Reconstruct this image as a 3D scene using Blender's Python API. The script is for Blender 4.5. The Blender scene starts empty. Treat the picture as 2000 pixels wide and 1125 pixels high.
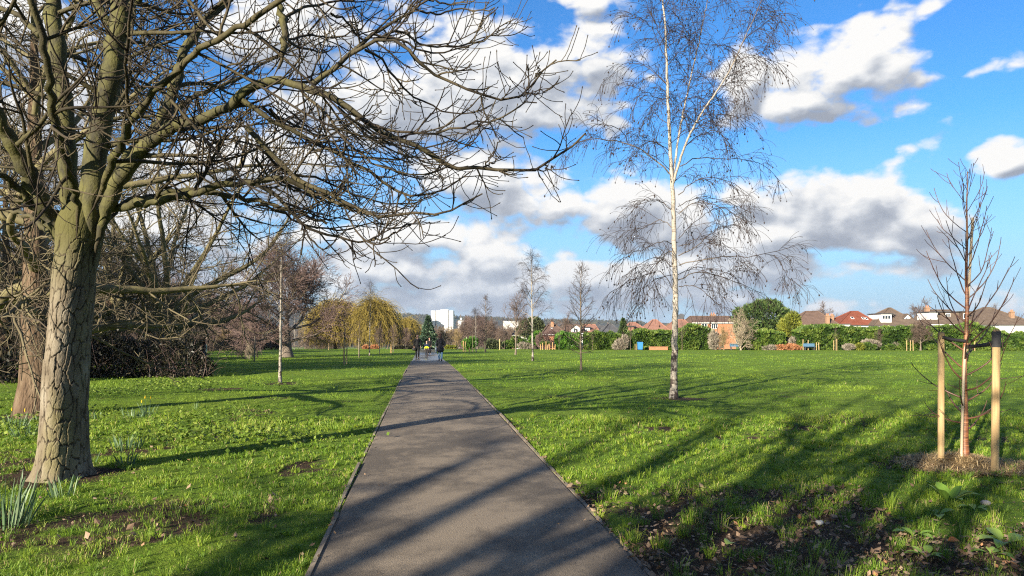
import bpy, bmesh, math, random
import numpy as np
from mathutils import Vector

# ------------------------------------------------------------------ basics
F = 2000 * 26 / 36.0          # focal length in photo pixels (lens 26 mm, sensor 36 mm)
EYE = 1.6                     # camera height
HOR = 650.0                   # photo row of the horizon
SC = bpy.context.scene
COL = SC.collection
SUN_DIR = np.array([-0.565, -0.825])     # towards the sun, on the ground
SUN_EL = math.radians(18.5)

def P(u, v, Y):
    return np.array([(u - 1000) * Y / F, Y, EYE + (HOR - v) * Y / F])
def zof(v, Y):
    return EYE + (HOR - v) * Y / F
def nrm(a):
    return a / np.maximum(np.linalg.norm(a, axis=-1, keepdims=True), 1e-9)
def sstep(a, b, x):
    t = np.clip((x - a) / (b - a), 0, 1)
    return t * t * (3 - 2 * t)

def vn(x, y, seed=0):
    x = np.asarray(x, float); y = np.asarray(y, float)
    ix = np.floor(x); iy = np.floor(y)
    fx = x - ix; fy = y - iy
    fx = fx * fx * (3 - 2 * fx); fy = fy * fy * (3 - 2 * fy)
    def h(a, b):
        s = np.sin(a * 127.1 + b * 311.7 + seed * 74.7) * 43758.5453
        return s - np.floor(s)
    return (h(ix, iy) * (1 - fx) + h(ix + 1, iy) * fx) * (1 - fy) + (h(ix, iy + 1) * (1 - fx) + h(ix + 1, iy + 1) * fx) * fy
def fbm(x, y, seed=0, o=4):
    s = 0; a = 0.5; t = 0
    for i in range(o):
        s = s + a * vn(x * 2 ** i, y * 2 ** i, seed + i * 3.1); t += a; a *= 0.5
    return s / t

# ------------------------------------------------------------------ terrain
_yk = [-300, -60, -20, 0, 15, 25, 35, 48, 56, 80, 110, 150, 220, 400, 900, 9000]
_zk = [1.5, .4, .1, 0, 0, -.03, -.1, -.25, -.38, -.56, -.80, -1.9, -5, -12, -22, -26]
_yt = np.arange(-400, 1200, 1.0)
_zt = np.interp(_yt, _yk, _zk)
_k = np.ones(9) / 9
_zs = np.convolve(np.pad(_zt, 4, mode='edge'), _k, mode='valid')
def base_z(y):
    return np.where(np.asarray(y) < 1100, np.interp(y, _yt, _zs), np.interp(y, _yk, _zk))
def path_cx(y):
    return 0.374 - 0.1205 * np.asarray(y, float)
PW = 1.11                     # half width of the path
def gz(x, y):
    x = np.asarray(x, float); y = np.asarray(y, float)
    b = base_z(y)
    und = 0.09 * (fbm(x / 7, y / 7, 5) - .5) * sstep(8, 25, np.abs(y)) * (1 - sstep(60, 100, y)) + 0.05 * (fbm(x * .9, y * .9, 9, 3) - .5)
    d = np.abs(x - path_cx(y))
    k = sstep(PW - .02, PW + .6, d)
    return b + und * k + np.where(d < PW + .01, -0.03, 0.0)
def gY(u, v):
    """depth at which the ground shows at photo pixel (u, v)"""
    Y = np.arange(3.5, 112, .05)
    vv = HOR + F * (EYE - base_z(Y)) / Y
    return float(Y[np.argmin(np.abs(vv - v))])
def G(u, v):
    Y = gY(u, v)
    X = (u - 1000) * Y / F
    return np.array([X, Y, float(gz(X, Y))])
def GY(u, Y):
    X = (u - 1000) * Y / F
    return np.array([X, Y, float(gz(X, Y))])

# ------------------------------------------------------------------ mesh builder
class MB:
    def __init__(s):
        s.v = []; s.f = []; s.n = 0; s.a = []
    def add(s, v, faces, tone=None):
        v = np.asarray(v, float).reshape(-1, 3)
        s.v.append(v)
        s.a.append(np.full(len(v), .5) if tone is None else np.broadcast_to(np.asarray(tone, float), (len(v),)).copy())
        for f in (faces if isinstance(faces, list) else [faces]):
            s.f.append(np.asarray(f, int) + s.n)
        s.n += len(v)
        return s
    def mesh(s, name, mat=None, origin=None, smooth=True):
        V = np.concatenate(s.v)
        if origin is not None: V = V - np.asarray(origin)
        me = bpy.data.meshes.new(name)
        me.vertices.add(len(V)); me.vertices.foreach_set('co', V.astype(np.float32).ravel())
        nl = sum(f.size for f in s.f); npoly = sum(len(f) for f in s.f)
        me.loops.add(nl); me.polygons.add(npoly)
        me.loops.foreach_set('vertex_index', np.concatenate([f.ravel() for f in s.f]).astype(np.int32))
        cnt = np.concatenate([np.full(len(f), f.shape[1]) for f in s.f])
        st = np.concatenate([[0], np.cumsum(cnt)[:-1]])
        me.polygons.foreach_set('loop_start', st.astype(np.int32))
        me.polygons.foreach_set('use_smooth', np.full(npoly, smooth))
        at = me.attributes.new('tone', 'FLOAT', 'POINT')
        at.data.foreach_set('value', np.concatenate(s.a).astype(np.float32))
        me.update(calc_edges=True)
        if mat: me.materials.append(mat)
        return me
    def build(s, name, mat, parent=None, origin=None, smooth=True):
        o = bpy.data.objects.new(name, s.mesh(name, mat, origin, smooth)); COL.objects.link(o)
        if parent is not None: o.parent = parent
        elif origin is not None: o.location = Vector(origin)
        return o

def tag(o, label=None, cat=None, group=None, kind=None):
    if label: o['label'] = label
    if cat: o['category'] = cat
    if group: o['group'] = group
    if kind: o['kind'] = kind
    return o
def thing(name, label, cat, loc=(0, 0, 0), group=None, rot=0, scale=1):
    o = bpy.data.objects.new(name, None); COL.objects.link(o)
    o.location = Vector(loc); o.rotation_euler = (0, 0, rot); o.empty_display_size = .1
    o.scale = (scale,) * 3 if np.isscalar(scale) else scale
    return tag(o, label, cat, group)
def child(name, me, parent):
    o = bpy.data.objects.new(name, me); COL.objects.link(o); o.parent = parent
    return o

def tubes(mb, Pt, R, sides, rng, tone=None):
    Pt = np.asarray(Pt, float); R = np.asarray(R, float)
    if Pt.ndim == 2: Pt = Pt[None]; R = R[None]
    N, n, _ = Pt.shape
    T = nrm(np.gradient(Pt, axis=1))
    ch = nrm(Pt[:, -1] - Pt[:, 0])
    ref = nrm(np.cross(ch, rng.normal(size=(N, 3))))[:, None, :]
    A = nrm(ref - (ref * T).sum(-1, keepdims=True) * T)
    B = np.cross(T, A)
    a = 2 * np.pi * np.arange(sides) / sides
    V = Pt[:, :, None, :] + R[:, :, None, None] * (np.cos(a)[None, None, :, None] * A[:, :, None, :] + np.sin(a)[None, None, :, None] * B[:, :, None, :])
    I = np.arange(N * n * sides).reshape(N, n, sides); J = np.roll(I, -1, axis=2)
    fc = np.stack([I[:, :-1], J[:, :-1], J[:, 1:], I[:, 1:]], -1).reshape(-1, 4)
    tn = np.repeat(R.reshape(-1), sides) if tone is None else np.repeat(np.broadcast_to(tone, R.shape).reshape(-1), sides)
    mb.add(V, fc, tn)

def box(mb, lo, hi, tone=None):
    x0, y0, z0 = lo; x1, y1, z1 = hi
    v = [(x0, y0, z0), (x1, y0, z0), (x1, y1, z0), (x0, y1, z0), (x0, y0, z1), (x1, y0, z1), (x1, y1, z1), (x0, y1, z1)]
    mb.add(v, [[(0, 3, 2, 1), (4, 5, 6, 7), (0, 1, 5, 4), (1, 2, 6, 5), (2, 3, 7, 6), (3, 0, 4, 7)]], tone)
    return mb

def resample(pts, n):
    p = np.asarray(pts, float)
    q = np.vstack([2 * p[0] - p[1], p, 2 * p[-1] - p[-2]])
    out = []
    for i in range(1, len(q) - 2):
        t = np.linspace(0, 1, 12, endpoint=False)[:, None]
        a, b, c, d = q[i - 1], q[i], q[i + 1], q[i + 2]
        out.append(.5 * (2 * b + (c - a) * t + (2 * a - 5 * b + 4 * c - d) * t ** 2 + (3 * b - a - 3 * c + d) * t ** 3))
    out = np.vstack(out + [p[-1:]])
    s = np.concatenate([[0], np.cumsum(np.linalg.norm(np.diff(out, axis=0), axis=1))])
    u = np.linspace(0, s[-1], n)
    return np.stack([np.interp(u, s, out[:, k]) for k in range(3)], -1)

def march(s, d, L, n, wob, g0, g1, rng):
    N = len(s); Q = np.empty((N, n, 3)); Q[:, 0] = s; d = nrm(d.copy())
    for i in range(1, n):
        t = i / (n - 1)
        d = d + rng.normal(0, wob, (N, 3)); d[:, 2] += g0 + (g1 - g0) * t
        d = nrm(d)
        Q[:, i] = Q[:, i - 1] + d * (L / (n - 1))[:, None]
    return Q
def plen(Q):
    return np.linalg.norm(np.diff(Q, axis=1), axis=2).sum(1)
def spawn(Q, R, k, t0, t1, ang, rng, dang=12, flat=0.0, upb=0.0):
    """k child roots on each parent: start, direction, parent radius there, t, parent length"""
    N, n, _ = Q.shape
    t = t0 + (t1 - t0) * (np.arange(k)[None] + rng.random((N, k))) / k
    f = np.clip(t * (n - 1), 0, n - 1.001); i = f.astype(int); fr = (f - i)[..., None]
    r = np.arange(N)[:, None]
    pos = Q[r, i] * (1 - fr) + Q[r, i + 1] * fr
    tan = nrm(Q[r, i + 1] - Q[r, i])
    rad = R[r, i] * (1 - fr[..., 0]) + R[r, i + 1] * fr[..., 0]
    w = rng.normal(size=pos.shape); w[..., 2] *= (1 - flat); w[..., 2] += upb
    w = nrm(w - (w * tan).sum(-1, keepdims=True) * tan)
    a = np.radians(ang + rng.normal(0, dang, (N, k)))[..., None]
    d = np.cos(a) * tan + np.sin(a) * w
    Lp = np.repeat(plen(Q)[:, None], k, 1)
    return pos.reshape(-1, 3), d.reshape(-1, 3), rad.reshape(-1), t.reshape(-1), Lp.reshape(-1)
def taper(r0, r1, n, p=1.0):
    t = np.linspace(0, 1, n)[None] ** p
    r0 = np.asarray(r0, float).reshape(-1, 1)
    return r0 * (1 - t) + np.asarray(r1, float) * t

# ------------------------------------------------------------------ materials
def nd(nt, typ, **kw):
    x = nt.nodes.new('ShaderNode' + typ)
    for k, v in kw.items():
        if k.startswith('_'): setattr(x, k[1:], v)
        else:
            key = int(k[1:]) if k[0] == 'i' and k[1:].isdigit() else k.replace('__', ' ')
            if isinstance(v, bpy.types.NodeSocket): nt.links.new(v, x.inputs[key])
            else: x.inputs[key].default_value = v
    return x
def c4(c): return (c[0], c[1], c[2], 1)
def ramp(nt, fac, stops, interp='LINEAR'):
    r = nt.nodes.new('ShaderNodeValToRGB'); r.color_ramp.interpolation = interp
    e = r.color_ramp.elements
    while len(e) < len(stops): e.new(.5)
    for el, (p, c) in zip(e, stops): el.position = p; el.color = c4(c)
    nt.links.new(fac, r.inputs[0])
    return r.outputs[0]
def mix(nt, fac, a, b, mode='MIX'):
    m = nt.nodes.new('ShaderNodeMix'); m.data_type = 'RGBA'; m.blend_type = mode
    for s, v in ((m.inputs[0], fac), (m.inputs[6], a), (m.inputs[7], b)):
        if isinstance(v, bpy.types.NodeSocket): nt.links.new(v, s)
        else: s.default_value = c4(v) if isinstance(v, (tuple, list)) else v
    return m.outputs[2]
def mth(nt, op, a, b=None, c=None, clamp=False):
    m = nt.nodes.new('ShaderNodeMath'); m.operation = op; m.use_clamp = clamp
    for s, v in zip(m.inputs, (a, b, c)):
        if v is None: continue
        if isinstance(v, bpy.types.NodeSocket): nt.links.new(v, s)
        else: s.default_value = v
    return m.outputs[0]
def mrange(nt, v, a, b, c=0., d=1., smooth=False):
    m = nt.nodes.new('ShaderNodeMapRange'); m.interpolation_type = 'SMOOTHSTEP' if smooth else 'LINEAR'
    nt.links.new(v, m.inputs[0])
    for i, x in enumerate((a, b, c, d)): m.inputs[i + 1].default_value = x
    return m.outputs[0]
def coords(nt, scale=(1, 1, 1), kind='Object'):
    tc = nt.nodes.new('ShaderNodeTexCoord'); mp = nt.nodes.new('ShaderNodeMapping')
    mp.inputs['Scale'].default_value = scale
    nt.links.new(tc.outputs[kind], mp.inputs[0])
    return mp.outputs[0]
def newmat(name):
    m = bpy.data.materials.new(name); m.use_nodes = True; m.node_tree.nodes.clear()
    return m, m.node_tree
def finish(nt, col, rough=.8, bump=None, bstr=.5, bdist=.02, trans=0., spec=.3, coat=0.):
    p = nt.nodes.new('ShaderNodeBsdfPrincipled'); o = nt.nodes.new('ShaderNodeOutputMaterial')
    if isinstance(col, bpy.types.NodeSocket): nt.links.new(col, p.inputs['Base Color'])
    else: p.inputs['Base Color'].default_value = c4(col)
    if isinstance(rough, bpy.types.NodeSocket): nt.links.new(rough, p.inputs['Roughness'])
    else: p.inputs['Roughness'].default_value = rough
    p.inputs['Specular IOR Level'].default_value = spec
    if bump is not None:
        b = nd(nt, 'Bump', Strength=bstr, Distance=bdist, Height=bump)
        nt.links.new(b.outputs[0], p.inputs['Normal'])
    sh = p.outputs[0]
    if trans > 0:
        tr = nt.nodes.new('ShaderNodeBsdfTranslucent')
        if isinstance(col, bpy.types.NodeSocket): nt.links.new(col, tr.inputs[0])
        else: tr.inputs[0].default_value = c4(col)
        mx = nt.nodes.new('ShaderNodeMixShader'); mx.inputs[0].default_value = trans
        nt.links.new(sh, mx.inputs[1]); nt.links.new(tr.outputs[0], mx.inputs[2]); sh = mx.outputs[0]
    nt.links.new(sh, o.inputs[0])
def tone(nt):
    a = nt.nodes.new('ShaderNodeAttribute'); a.attribute_name = 'tone'
    return a.outputs['Fac']
def varied(name, stops, scale=4, stretch=(1, 1, 1), rough=.85, bstr=.4, bdist=.01, detail=6, spec=.25, bscale=None):
    m, nt = newmat(name)
    v = coords(nt, stretch)
    n = nd(nt, 'TexNoise', Vector=v, Scale=scale, Detail=detail, Roughness=.6)
    b = nd(nt, 'TexNoise', Vector=v, Scale=bscale or scale * 4, Detail=5)
    finish(nt, ramp(nt, n.outputs[0], stops), rough, b.outputs[0], bstr, bdist, spec=spec)
    return m
def foliage(name, stops, rough=.6, trans=.2, spec=.3):
    m, nt = newmat(name)
    finish(nt, ramp(nt, tone(nt), stops), rough, trans=trans, spec=spec)
    return m
def twigmat(name, thick, thick2, twig, r0, r1, scale=6, bstr=.5, twig2=None):
    """bark that changes from the wood of old limbs to the skin of young twigs with the branch's thickness"""
    m, nt = newmat(name)
    v = coords(nt, (1, 1, .6))
    n = nd(nt, 'TexNoise', Vector=v, Scale=scale, Detail=7, Roughness=.65)
    n2 = nd(nt, 'TexNoise', Vector=v, Scale=scale * .35, Detail=3)
    old = ramp(nt, n.outputs[0], [(.35, thick), (.62, thick2)])
    young = ramp(nt, n2.outputs[0], [(.4, twig), (.6, twig2 or tuple(x * 1.5 for x in twig))])
    f = mrange(nt, tone(nt), r0, r1)
    b = nd(nt, 'TexNoise', Vector=v, Scale=scale * 7, Detail=4)
    finish(nt, mix(nt, f, young, old), .8, b.outputs[0], bstr, .01, spec=.25)
    return m
def flat(name, c, rough=.7, spec=.3, metal=0):
    m, nt = newmat(name)
    v = coords(nt)
    n = nd(nt, 'TexNoise', Vector=v, Scale=9, Detail=4)
    k = ramp(nt, n.outputs[0], [(.3, tuple(x * .85 for x in c)), (.7, tuple(min(1, x * 1.12) for x in c))])
    finish(nt, k, rough, spec=spec)
    return m

M = {}
# ---- chestnut bark
def chestnut_trunk_mat():
    m, nt = newmat('chestnut bark plates')
    v = coords(nt, (1, 1, .45))
    n = nd(nt, 'TexNoise', Vector=v, Scale=5, Detail=8, Roughness=.65)
    n2 = nd(nt, 'TexNoise', Vector=coords(nt, (1, 1, .3)), Scale=2.2, Detail=3)
    n3 = nd(nt, 'TexNoise', Vector=v, Scale=38, Detail=6, Roughness=.7)
    c = ramp(nt, n.outputs[0], [(.3, (.075, .058, .040)), (.5, (.150, .124, .088)), (.72, (.25, .222, .172))])
    c = mix(nt, mrange(nt, n2.outputs[0], .5, .72), c, (.165, .145, .066))
    tcz = nt.nodes.new('ShaderNodeTexCoord'); sz = nd(nt, 'SeparateXYZ', Vector=tcz.outputs['Object'])
    hz = mth(nt, 'ADD', sz.outputs[2], mth(nt, 'MULTIPLY', n.outputs[0], .8))
    c = mix(nt, mrange(nt, hz, 2.3, 3.1), c, (.082, .077, .028))
    crack = mrange(nt, tone(nt), .1, .8)
    c = mix(nt, crack, (.05, .039, .028), c)
    finish(nt, c, .9, n3.outputs[0], .7, .015, spec=.15)
    return m
M['chestnut_trunk'] = chestnut_trunk_mat()
M['chestnut_old'] = varied('brown fissured bark', [(.3, (.035, .023, .015)), (.5, (.10, .066, .040)), (.72, (.17, .125, .08))], 7, (1, 1, .22), .9, 1.0, .06)
M['chestnut_limb'] = twigmat('olive chestnut limb bark', (.030, .027, .016), (.088, .083, .026), (.022, .016, .012), .012, .045, 7, .9, (.066, .052, .030))
M['chestnut_far'] = twigmat('far chestnut bark', (.085, .070, .042), (.155, .135, .060), (.062, .048, .033), .008, .05, 5, .5, (.125, .105, .06))
M['bare_brown'] = twigmat('bare brown twigs', (.10, .08, .06), (.17, .14, .10), (.10, .07, .055), .01, .06, 4, .4)
M['bare_purple'] = twigmat('bare purple brown twigs', (.10, .08, .065), (.17, .14, .11), (.115, .078, .068), .01, .06, 4, .4)
M['bare_golden'] = twigmat('bare golden brown twigs', (.16, .12, .07), (.24, .18, .10), (.20, .145, .07), .01, .06, 4, .4)
M['bare_pale'] = twigmat('bare pale grey brown twigs', (.24, .20, .14), (.32, .27, .19), (.22, .18, .125), .01, .06, 4, .4)
M['willow'] = foliage('yellow willow withies', [(0, (.10, .074, .018)), (.5, (.25, .19, .036)), (1, (.38, .29, .06))], .6, .15)
M['sapling_bark'] = twigmat('dark sapling bark', (.10, .075, .05), (.19, .15, .105), (.055, .04, .035), .004, .02, 8, .4)
def birch_mat(name, w=(.33, .30, .255)):
    m, nt = newmat(name)
    r = tone(nt)
    g = nt.nodes.new('ShaderNodeTexCoord')
    sep = nd(nt, 'SeparateXYZ', Vector=g.outputs['Object'])
    n = nd(nt, 'TexNoise', Vector=coords(nt, (5, 5, 22)), Scale=1.6, Detail=5, Roughness=.6)
    n2 = nd(nt, 'TexNoise', Vector=coords(nt, (1, 1, .7)), Scale=7, Detail=4, Roughness=.6)
    n3 = nd(nt, 'TexNoise', Vector=coords(nt, (1, 1, .6)), Scale=2.5, Detail=3)
    lent = mrange(nt, n.outputs[0], .55, .64)
    low = mrange(nt, sep.outputs['Z'], 0.1, 1.9, .17, -.005)
    dark = mrange(nt, mth(nt, 'ADD', n2.outputs[0], low), .60, .66)
    c = ramp(nt, n3.outputs[0], [(.3, (w[0] * .72, w[1] * .70, w[2] * .66)), (.65, w)])
    c = mix(nt, mth(nt, 'MULTIPLY', lent, .75), c, (.10, .075, .06))
    c = mix(nt, dark, c, (.045, .034, .028))
    c = mix(nt, mrange(nt, r, .010, .026), (.070, .048, .038), c)
    b = nd(nt, 'TexNoise', Vector=coords(nt, (1, 1, 3)), Scale=20, Detail=5)
    finish(nt, c, .75, b.outputs[0], .5, .01, spec=.3)
    return m
M['birch'] = birch_mat('birch bark')
M['birch_twig'] = twigmat('birch twigs', (.22, .18, .14), (.34, .30, .25), (.030, .022, .020), .008, .022, 9, .3, (.050, .036, .031))
M['catkin'] = flat('dry brown catkins', (.07, .04, .03), .9)
def cherry_mat():
    m, nt = newmat('red brown cherry bark')
    n = nd(nt, 'TexNoise', Vector=coords(nt, (3, 3, 26)), Scale=2, Detail=4)
    n2 = nd(nt, 'TexNoise', Vector=coords(nt, (1, 1, .5)), Scale=6, Detail=3)
    c = ramp(nt, n.outputs[0], [(.35, (.07, .028, .016)), (.55, (.20, .075, .03)), (.7, (.36, .17, .075))])
    c = mix(nt, mrange(nt, n2.outputs[0], .5, .62), c, (.40, .20, .09))
    c = mix(nt, mrange(nt, tone(nt), .008, .02), (.085, .042, .030), c)
    finish(nt, c, .45, n.outputs[0], .3, .004, spec=.5)
    return m
M['cherry'] = cherry_mat()
M['wood_post'] = varied('pale softwood', [(.3, (.27, .18, .085)), (.55, (.41, .29, .145)), (.75, (.48, .37, .20))], 3, (6, 6, .5), .8, .25, .004)
M['wood_grey'] = varied('weathered grey wood', [(.3, (.12, .095, .07)), (.7, (.27, .225, .17))], 5, (2, .4, 6), .9, .5, .01)
M['cane'] = varied('pale bamboo cane', [(.3, (.40, .31, .20)), (.7, (.54, .46, .33))], 8, (1, 1, .3), .6, .1, .003)
M['collar'] = flat('worn dark grey collar', (.045, .045, .048), .8)
M['rubber'] = flat('black rubber', (.016, .016, .017), .55)
M['conifer'] = foliage('dark conifer sprays', [(0, (.018, .038, .012)), (.55, (.050, .088, .022)), (1, (.115, .15, .035))], .65, .12)
M['golden'] = foliage('golden conifer sprays', [(0, (.05, .065, .008)), (.5, (.13, .15, .016)), (1, (.24, .24, .03))], .65, .12)
M['bluefir'] = foliage('blue green conifer sprays', [(0, (.016, .036, .022)), (.55, (.055, .10, .055)), (1, (.14, .20, .12))], .65, .1)
M['hedge'] = foliage('green hedge leaves', [(0, (.018, .042, .008)), (.5, (.058, .108, .016)), (1, (.15, .20, .035))], .5, .12)
M['laurel'] = foliage('bright laurel leaves', [(0, (.02, .06, .008)), (.5, (.06, .15, .018)), (1, (.14, .25, .04))], .4, .12)
M['holm'] = foliage('grey green evergreen leaves', [(0, (.022, .030, .014)), (.5, (.055, .072, .03)), (1, (.12, .135, .065))], .55, .1)
M['bramble'] = foliage('dull bramble leaves', [(0, (.008, .009, .005)), (.5, (.024, .023, .013)), (.85, (.055, .046, .026)), (1, (.22, .20, .13))], .45, .05)
M['ivy'] = foliage('ivy leaves', [(0, (.014, .030, .012)), (.6, (.042, .078, .032)), (1, (.12, .17, .085))], .35, .08)
M['pale_shrub'] = foliage('pale grey shrub stems', [(0, (.11, .09, .07)), (.5, (.235, .20, .155)), (1, (.37, .33, .26))], .8, .05)
M['purple_shrub'] = foliage('purple brown shrub stems', [(0, (.05, .032, .03)), (.5, (.115, .07, .065)), (1, (.20, .13, .115))], .8, .05)
M['rust'] = foliage('rusty dead bracken', [(0, (.16, .06, .025)), (.5, (.36, .16, .07)), (1, (.5, .28, .15))], .85, .1)
M['daff'] = foliage('daffodil leaves', [(0, (.05, .10, .045)), (.5, (.115, .185, .09)), (1, (.22, .29, .16))], .5, .2)
M['yellow'] = foliage('daffodil yellow', [(0, (.7, .45, .02)), (1, (.8, .58, .04))], .6, .3)
M['dock'] = foliage('dock leaves', [(0, (.07, .15, .02)), (.5, (.16, .27, .04)), (1, (.30, .38, .09))], .45, .25)
M['cover'] = foliage('low green ground plants', [(0, (.035, .07, .010)), (.5, (.095, .155, .018)), (1, (.20, .25, .04))], .55, .25)
M['litter'] = foliage('fallen brown leaves', [(0, (.04, .026, .016)), (.5, (.17, .11, .068)), (.9, (.34, .245, .165)), (1, (.36, .15, .05))], .8, .1)
M['straw'] = foliage('dry straw mulch', [(0, (.20, .13, .06)), (.5, (.38, .27, .13)), (1, (.55, .42, .23))], .85, .1)

# ------------------------------------------------------------------ camera, sun, sky
cam = bpy.data.cameras.new('camera'); co = bpy.data.objects.new('camera', cam); COL.objects.link(co)
co.location = (0, 0, EYE); co.rotation_euler = (math.radians(90), 0, 0)
cam.lens = 26; cam.sensor_width = 36; cam.shift_y = (HOR - 562.5) / 2000; cam.clip_end = 20000; cam.clip_start = .05
SC.camera = co
SC.cycles.use_denoising = False; SC.cycles.filter_width = 1.15; SC.cycles.max_bounces = 5; SC.cycles.diffuse_bounces = 3; SC.cycles.transmission_bounces = 4; SC.cycles.volume_bounces = 0
SC.view_settings.view_transform = 'Standard'; SC.view_settings.look = 'None'
SC.view_settings.exposure = 1.56; SC.view_settings.gamma = 1

sl = bpy.data.lights.new('sun', 'SUN'); so = bpy.data.objects.new('sun', sl); COL.objects.link(so)
sl.energy = 5.0; sl.angle = math.radians(.5); sl.color = (1, .89, .72)
sd = Vector((SUN_DIR[0] * math.cos(SUN_EL), SUN_DIR[1] * math.cos(SUN_EL), math.sin(SUN_EL)))
so.rotation_euler = sd.to_track_quat('Z', 'Y').to_euler()

def make_world():
    w = bpy.data.worlds.new('World'); SC.world = w; w.use_nodes = True
    w.cycles.sampling_method = 'MANUAL'; w.cycles.sample_map_resolution = 256
    nt = w.node_tree; nt.nodes.clear()
    tc = nt.nodes.new('ShaderNodeTexCoord')
    sky = nt.nodes.new('ShaderNodeTexSky'); sky.sky_type = 'NISHITA'; sky.sun_disc = False
    sky.sun_elevation = SUN_EL; sky.sun_rotation = math.atan2(SUN_DIR[0], SUN_DIR[1])
    sky.air_density = 1.0; sky.dust_density = .3; sky.ozone_density = 2.5
    # position of the view ray as (azimuth, tangent of elevation)
    sp = nd(nt, 'SeparateXYZ', Vector=tc.outputs['Generated'])
    az = mth(nt, 'ARCTAN2', sp.outputs[0], sp.outputs[1])
    hh = mth(nt, 'SQRT', mth(nt, 'ADD', mth(nt, 'MULTIPLY', sp.outputs[0], sp.outputs[0]), mth(nt, 'MULTIPLY', sp.outputs[1], sp.outputs[1])))
    el = mth(nt, 'DIVIDE', sp.outputs[2], mth(nt, 'MAXIMUM', hh, .02))
    el = mth(nt, 'MINIMUM', el, 3.0)
    pv = nd(nt, 'CombineXYZ', X=az, Y=el).outputs[0]
    # the clouds: banks at their places, broken up by fractal noise
    B = [(965, 165, 300, 135), (1120, 115, 125, 95), (740, 190, 230, 150), (560, 70, 150, 110), (1000, 220, 260, 70),
         (1650, 140, 190, 80), (1570, 185, 140, 60), (1790, 205, 100, 30), (1670, 95, 130, 42), (1900, 135, 45, 18),
         (1805, 12, 75, 24), (1965, 125, 40, 28), (1150, -10, 90, 18), (1835, 282, 46, 20), (1965, 300, 70, 34),
         (1610, 415, 225, 88), (1560, 362, 105, 55), (1760, 425, 100, 52), (1475, 395, 85, 60), (1690, 380, 90, 50),
         (1080, 395, 215, 85), (900, 350, 190, 62), (1225, 405, 150, 80), (1022, 288, 52, 26), (1330, 440, 120, 70),
         (950, 505, 250, 68), (770, 530, 140, 55), (1130, 535, 190, 72), (940, 585, 280, 40), (1120, 605, 220, 26),
         (1700, 530, 150, 42), (1480, 520, 160, 68), (1790, 500, 80, 30), (1350, 560, 200, 55), (1900, 590, 170, 26), (1600, 600, 160, 22),
         (90, 260, 200, 240), (30, 40, 160, 140), (480, 330, 260, 90), (330, 450, 260, 110), (620, 455, 70, 40), (560, 560, 200, 60), (1440, 150, 40, 60), (850, 470, 230, 60), (1010, 555, 330, 62), (720, 600, 200, 40), (1500, 470, 170, 55), (1700, 470, 190, 50), (1300, 520, 200, 50), (760, 590, 130, 15), (1010, 622, 160, 12), (1500, 602, 190, 15), (1250, 588, 150, 15), (1780, 560, 160, 18), (900, 555, 150, 20)]
    def group_env():
        g = bpy.data.node_groups.new('cloud banks', 'ShaderNodeTree')
        g.interface.new_socket('p', in_out='INPUT', socket_type='NodeSocketVector')
        g.interface.new_socket('env', in_out='OUTPUT', socket_type='NodeSocketFloat')
        gi = g.nodes.new('NodeGroupInput'); go = g.nodes.new('NodeGroupOutput')
        cur = None; src = gi.outputs[0]
        for k, (u, v, ru, rv) in enumerate(B):
            soft = .5 if rv < 32 else (.7 if rv < 50 else 1.)
            a = math.atan((u - 1000) / F); c = math.cos(a)
            e = (HOR - v) / F * c
            ra = 1.3 * ru / F * c * c; re = 1.3 * rv / F * c
            mp = g.nodes.new('ShaderNodeVectorMath'); mp.operation = 'MULTIPLY_ADD'
            mp.inputs[1].default_value = (1 / ra, 1 / re, 0); mp.inputs[2].default_value = (-a / ra, -e / re, 0)
            if k % 9 == 8:   # evaluated in batches, so that the shader stack stays small
                sq = g.nodes.new('ShaderNodeVectorMath'); sq.operation = 'MULTIPLY_ADD'
                g.links.new(cur, sq.inputs[0]); sq.inputs[1].default_value = (1e-7, 0, 0); g.links.new(gi.outputs[0], sq.inputs[2])
                src = sq.outputs[0]
            g.links.new(src, mp.inputs[0])
            ln = g.nodes.new('ShaderNodeVectorMath'); ln.operation = 'LENGTH'
            g.links.new(mp.outputs[0], ln.inputs[0])
            s = mth(g, 'MULTIPLY_ADD', ln.outputs['Value'], -soft, soft * .9)
            cur = s if cur is None else mth(g, 'SMOOTH_MAX', cur, s, .25)
        # banks all round the rest of the sky
        n = nd(g, 'TexNoise', Vector=gi.outputs[0], Scale=2.6, Detail=1, _noise_dimensions='2D')
        sx = nd(g, 'SeparateXYZ', Vector=gi.outputs[0])
        out = mth(g, 'MAXIMUM', mrange(g, mth(g, 'ABSOLUTE', sx.outputs[0]), .66, .8), mrange(g, sx.outputs[1], .47, .6))
        o2 = mth(g, 'SUBTRACT', mth(g, 'MULTIPLY', mth(g, 'SUBTRACT', n.outputs[0], .54), 5.0), mth(g, 'MULTIPLY', mth(g, 'SUBTRACT', 1., out), 9.))
        cur = mth(g, 'MAXIMUM', cur, mth(g, 'MINIMUM', o2, 1.0))
        cur = mth(g, 'MAXIMUM', cur, -1.0)
        g.links.new(cur, go.inputs[0])
        return g
    def group_det():
        g = bpy.data.node_groups.new('cloud billows', 'ShaderNodeTree')
        g.interface.new_socket('p', in_out='INPUT', socket_type='NodeSocketVector')
        g.interface.new_socket('n', in_out='OUTPUT', socket_type='NodeSocketFloat')
        gi = g.nodes.new('NodeGroupInput'); go = g.nodes.new('NodeGroupOutput')
        mp = g.nodes.new('ShaderNodeVectorMath'); mp.operation = 'MULTIPLY'; mp.inputs[1].default_value = (1, 1.55, 1)
        g.links.new(gi.outputs[0], mp.inputs[0])
        n = nd(g, 'TexNoise', Vector=mp.outputs[0], Scale=8., Detail=7, Roughness=.57, _noise_dimensions='2D')
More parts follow.
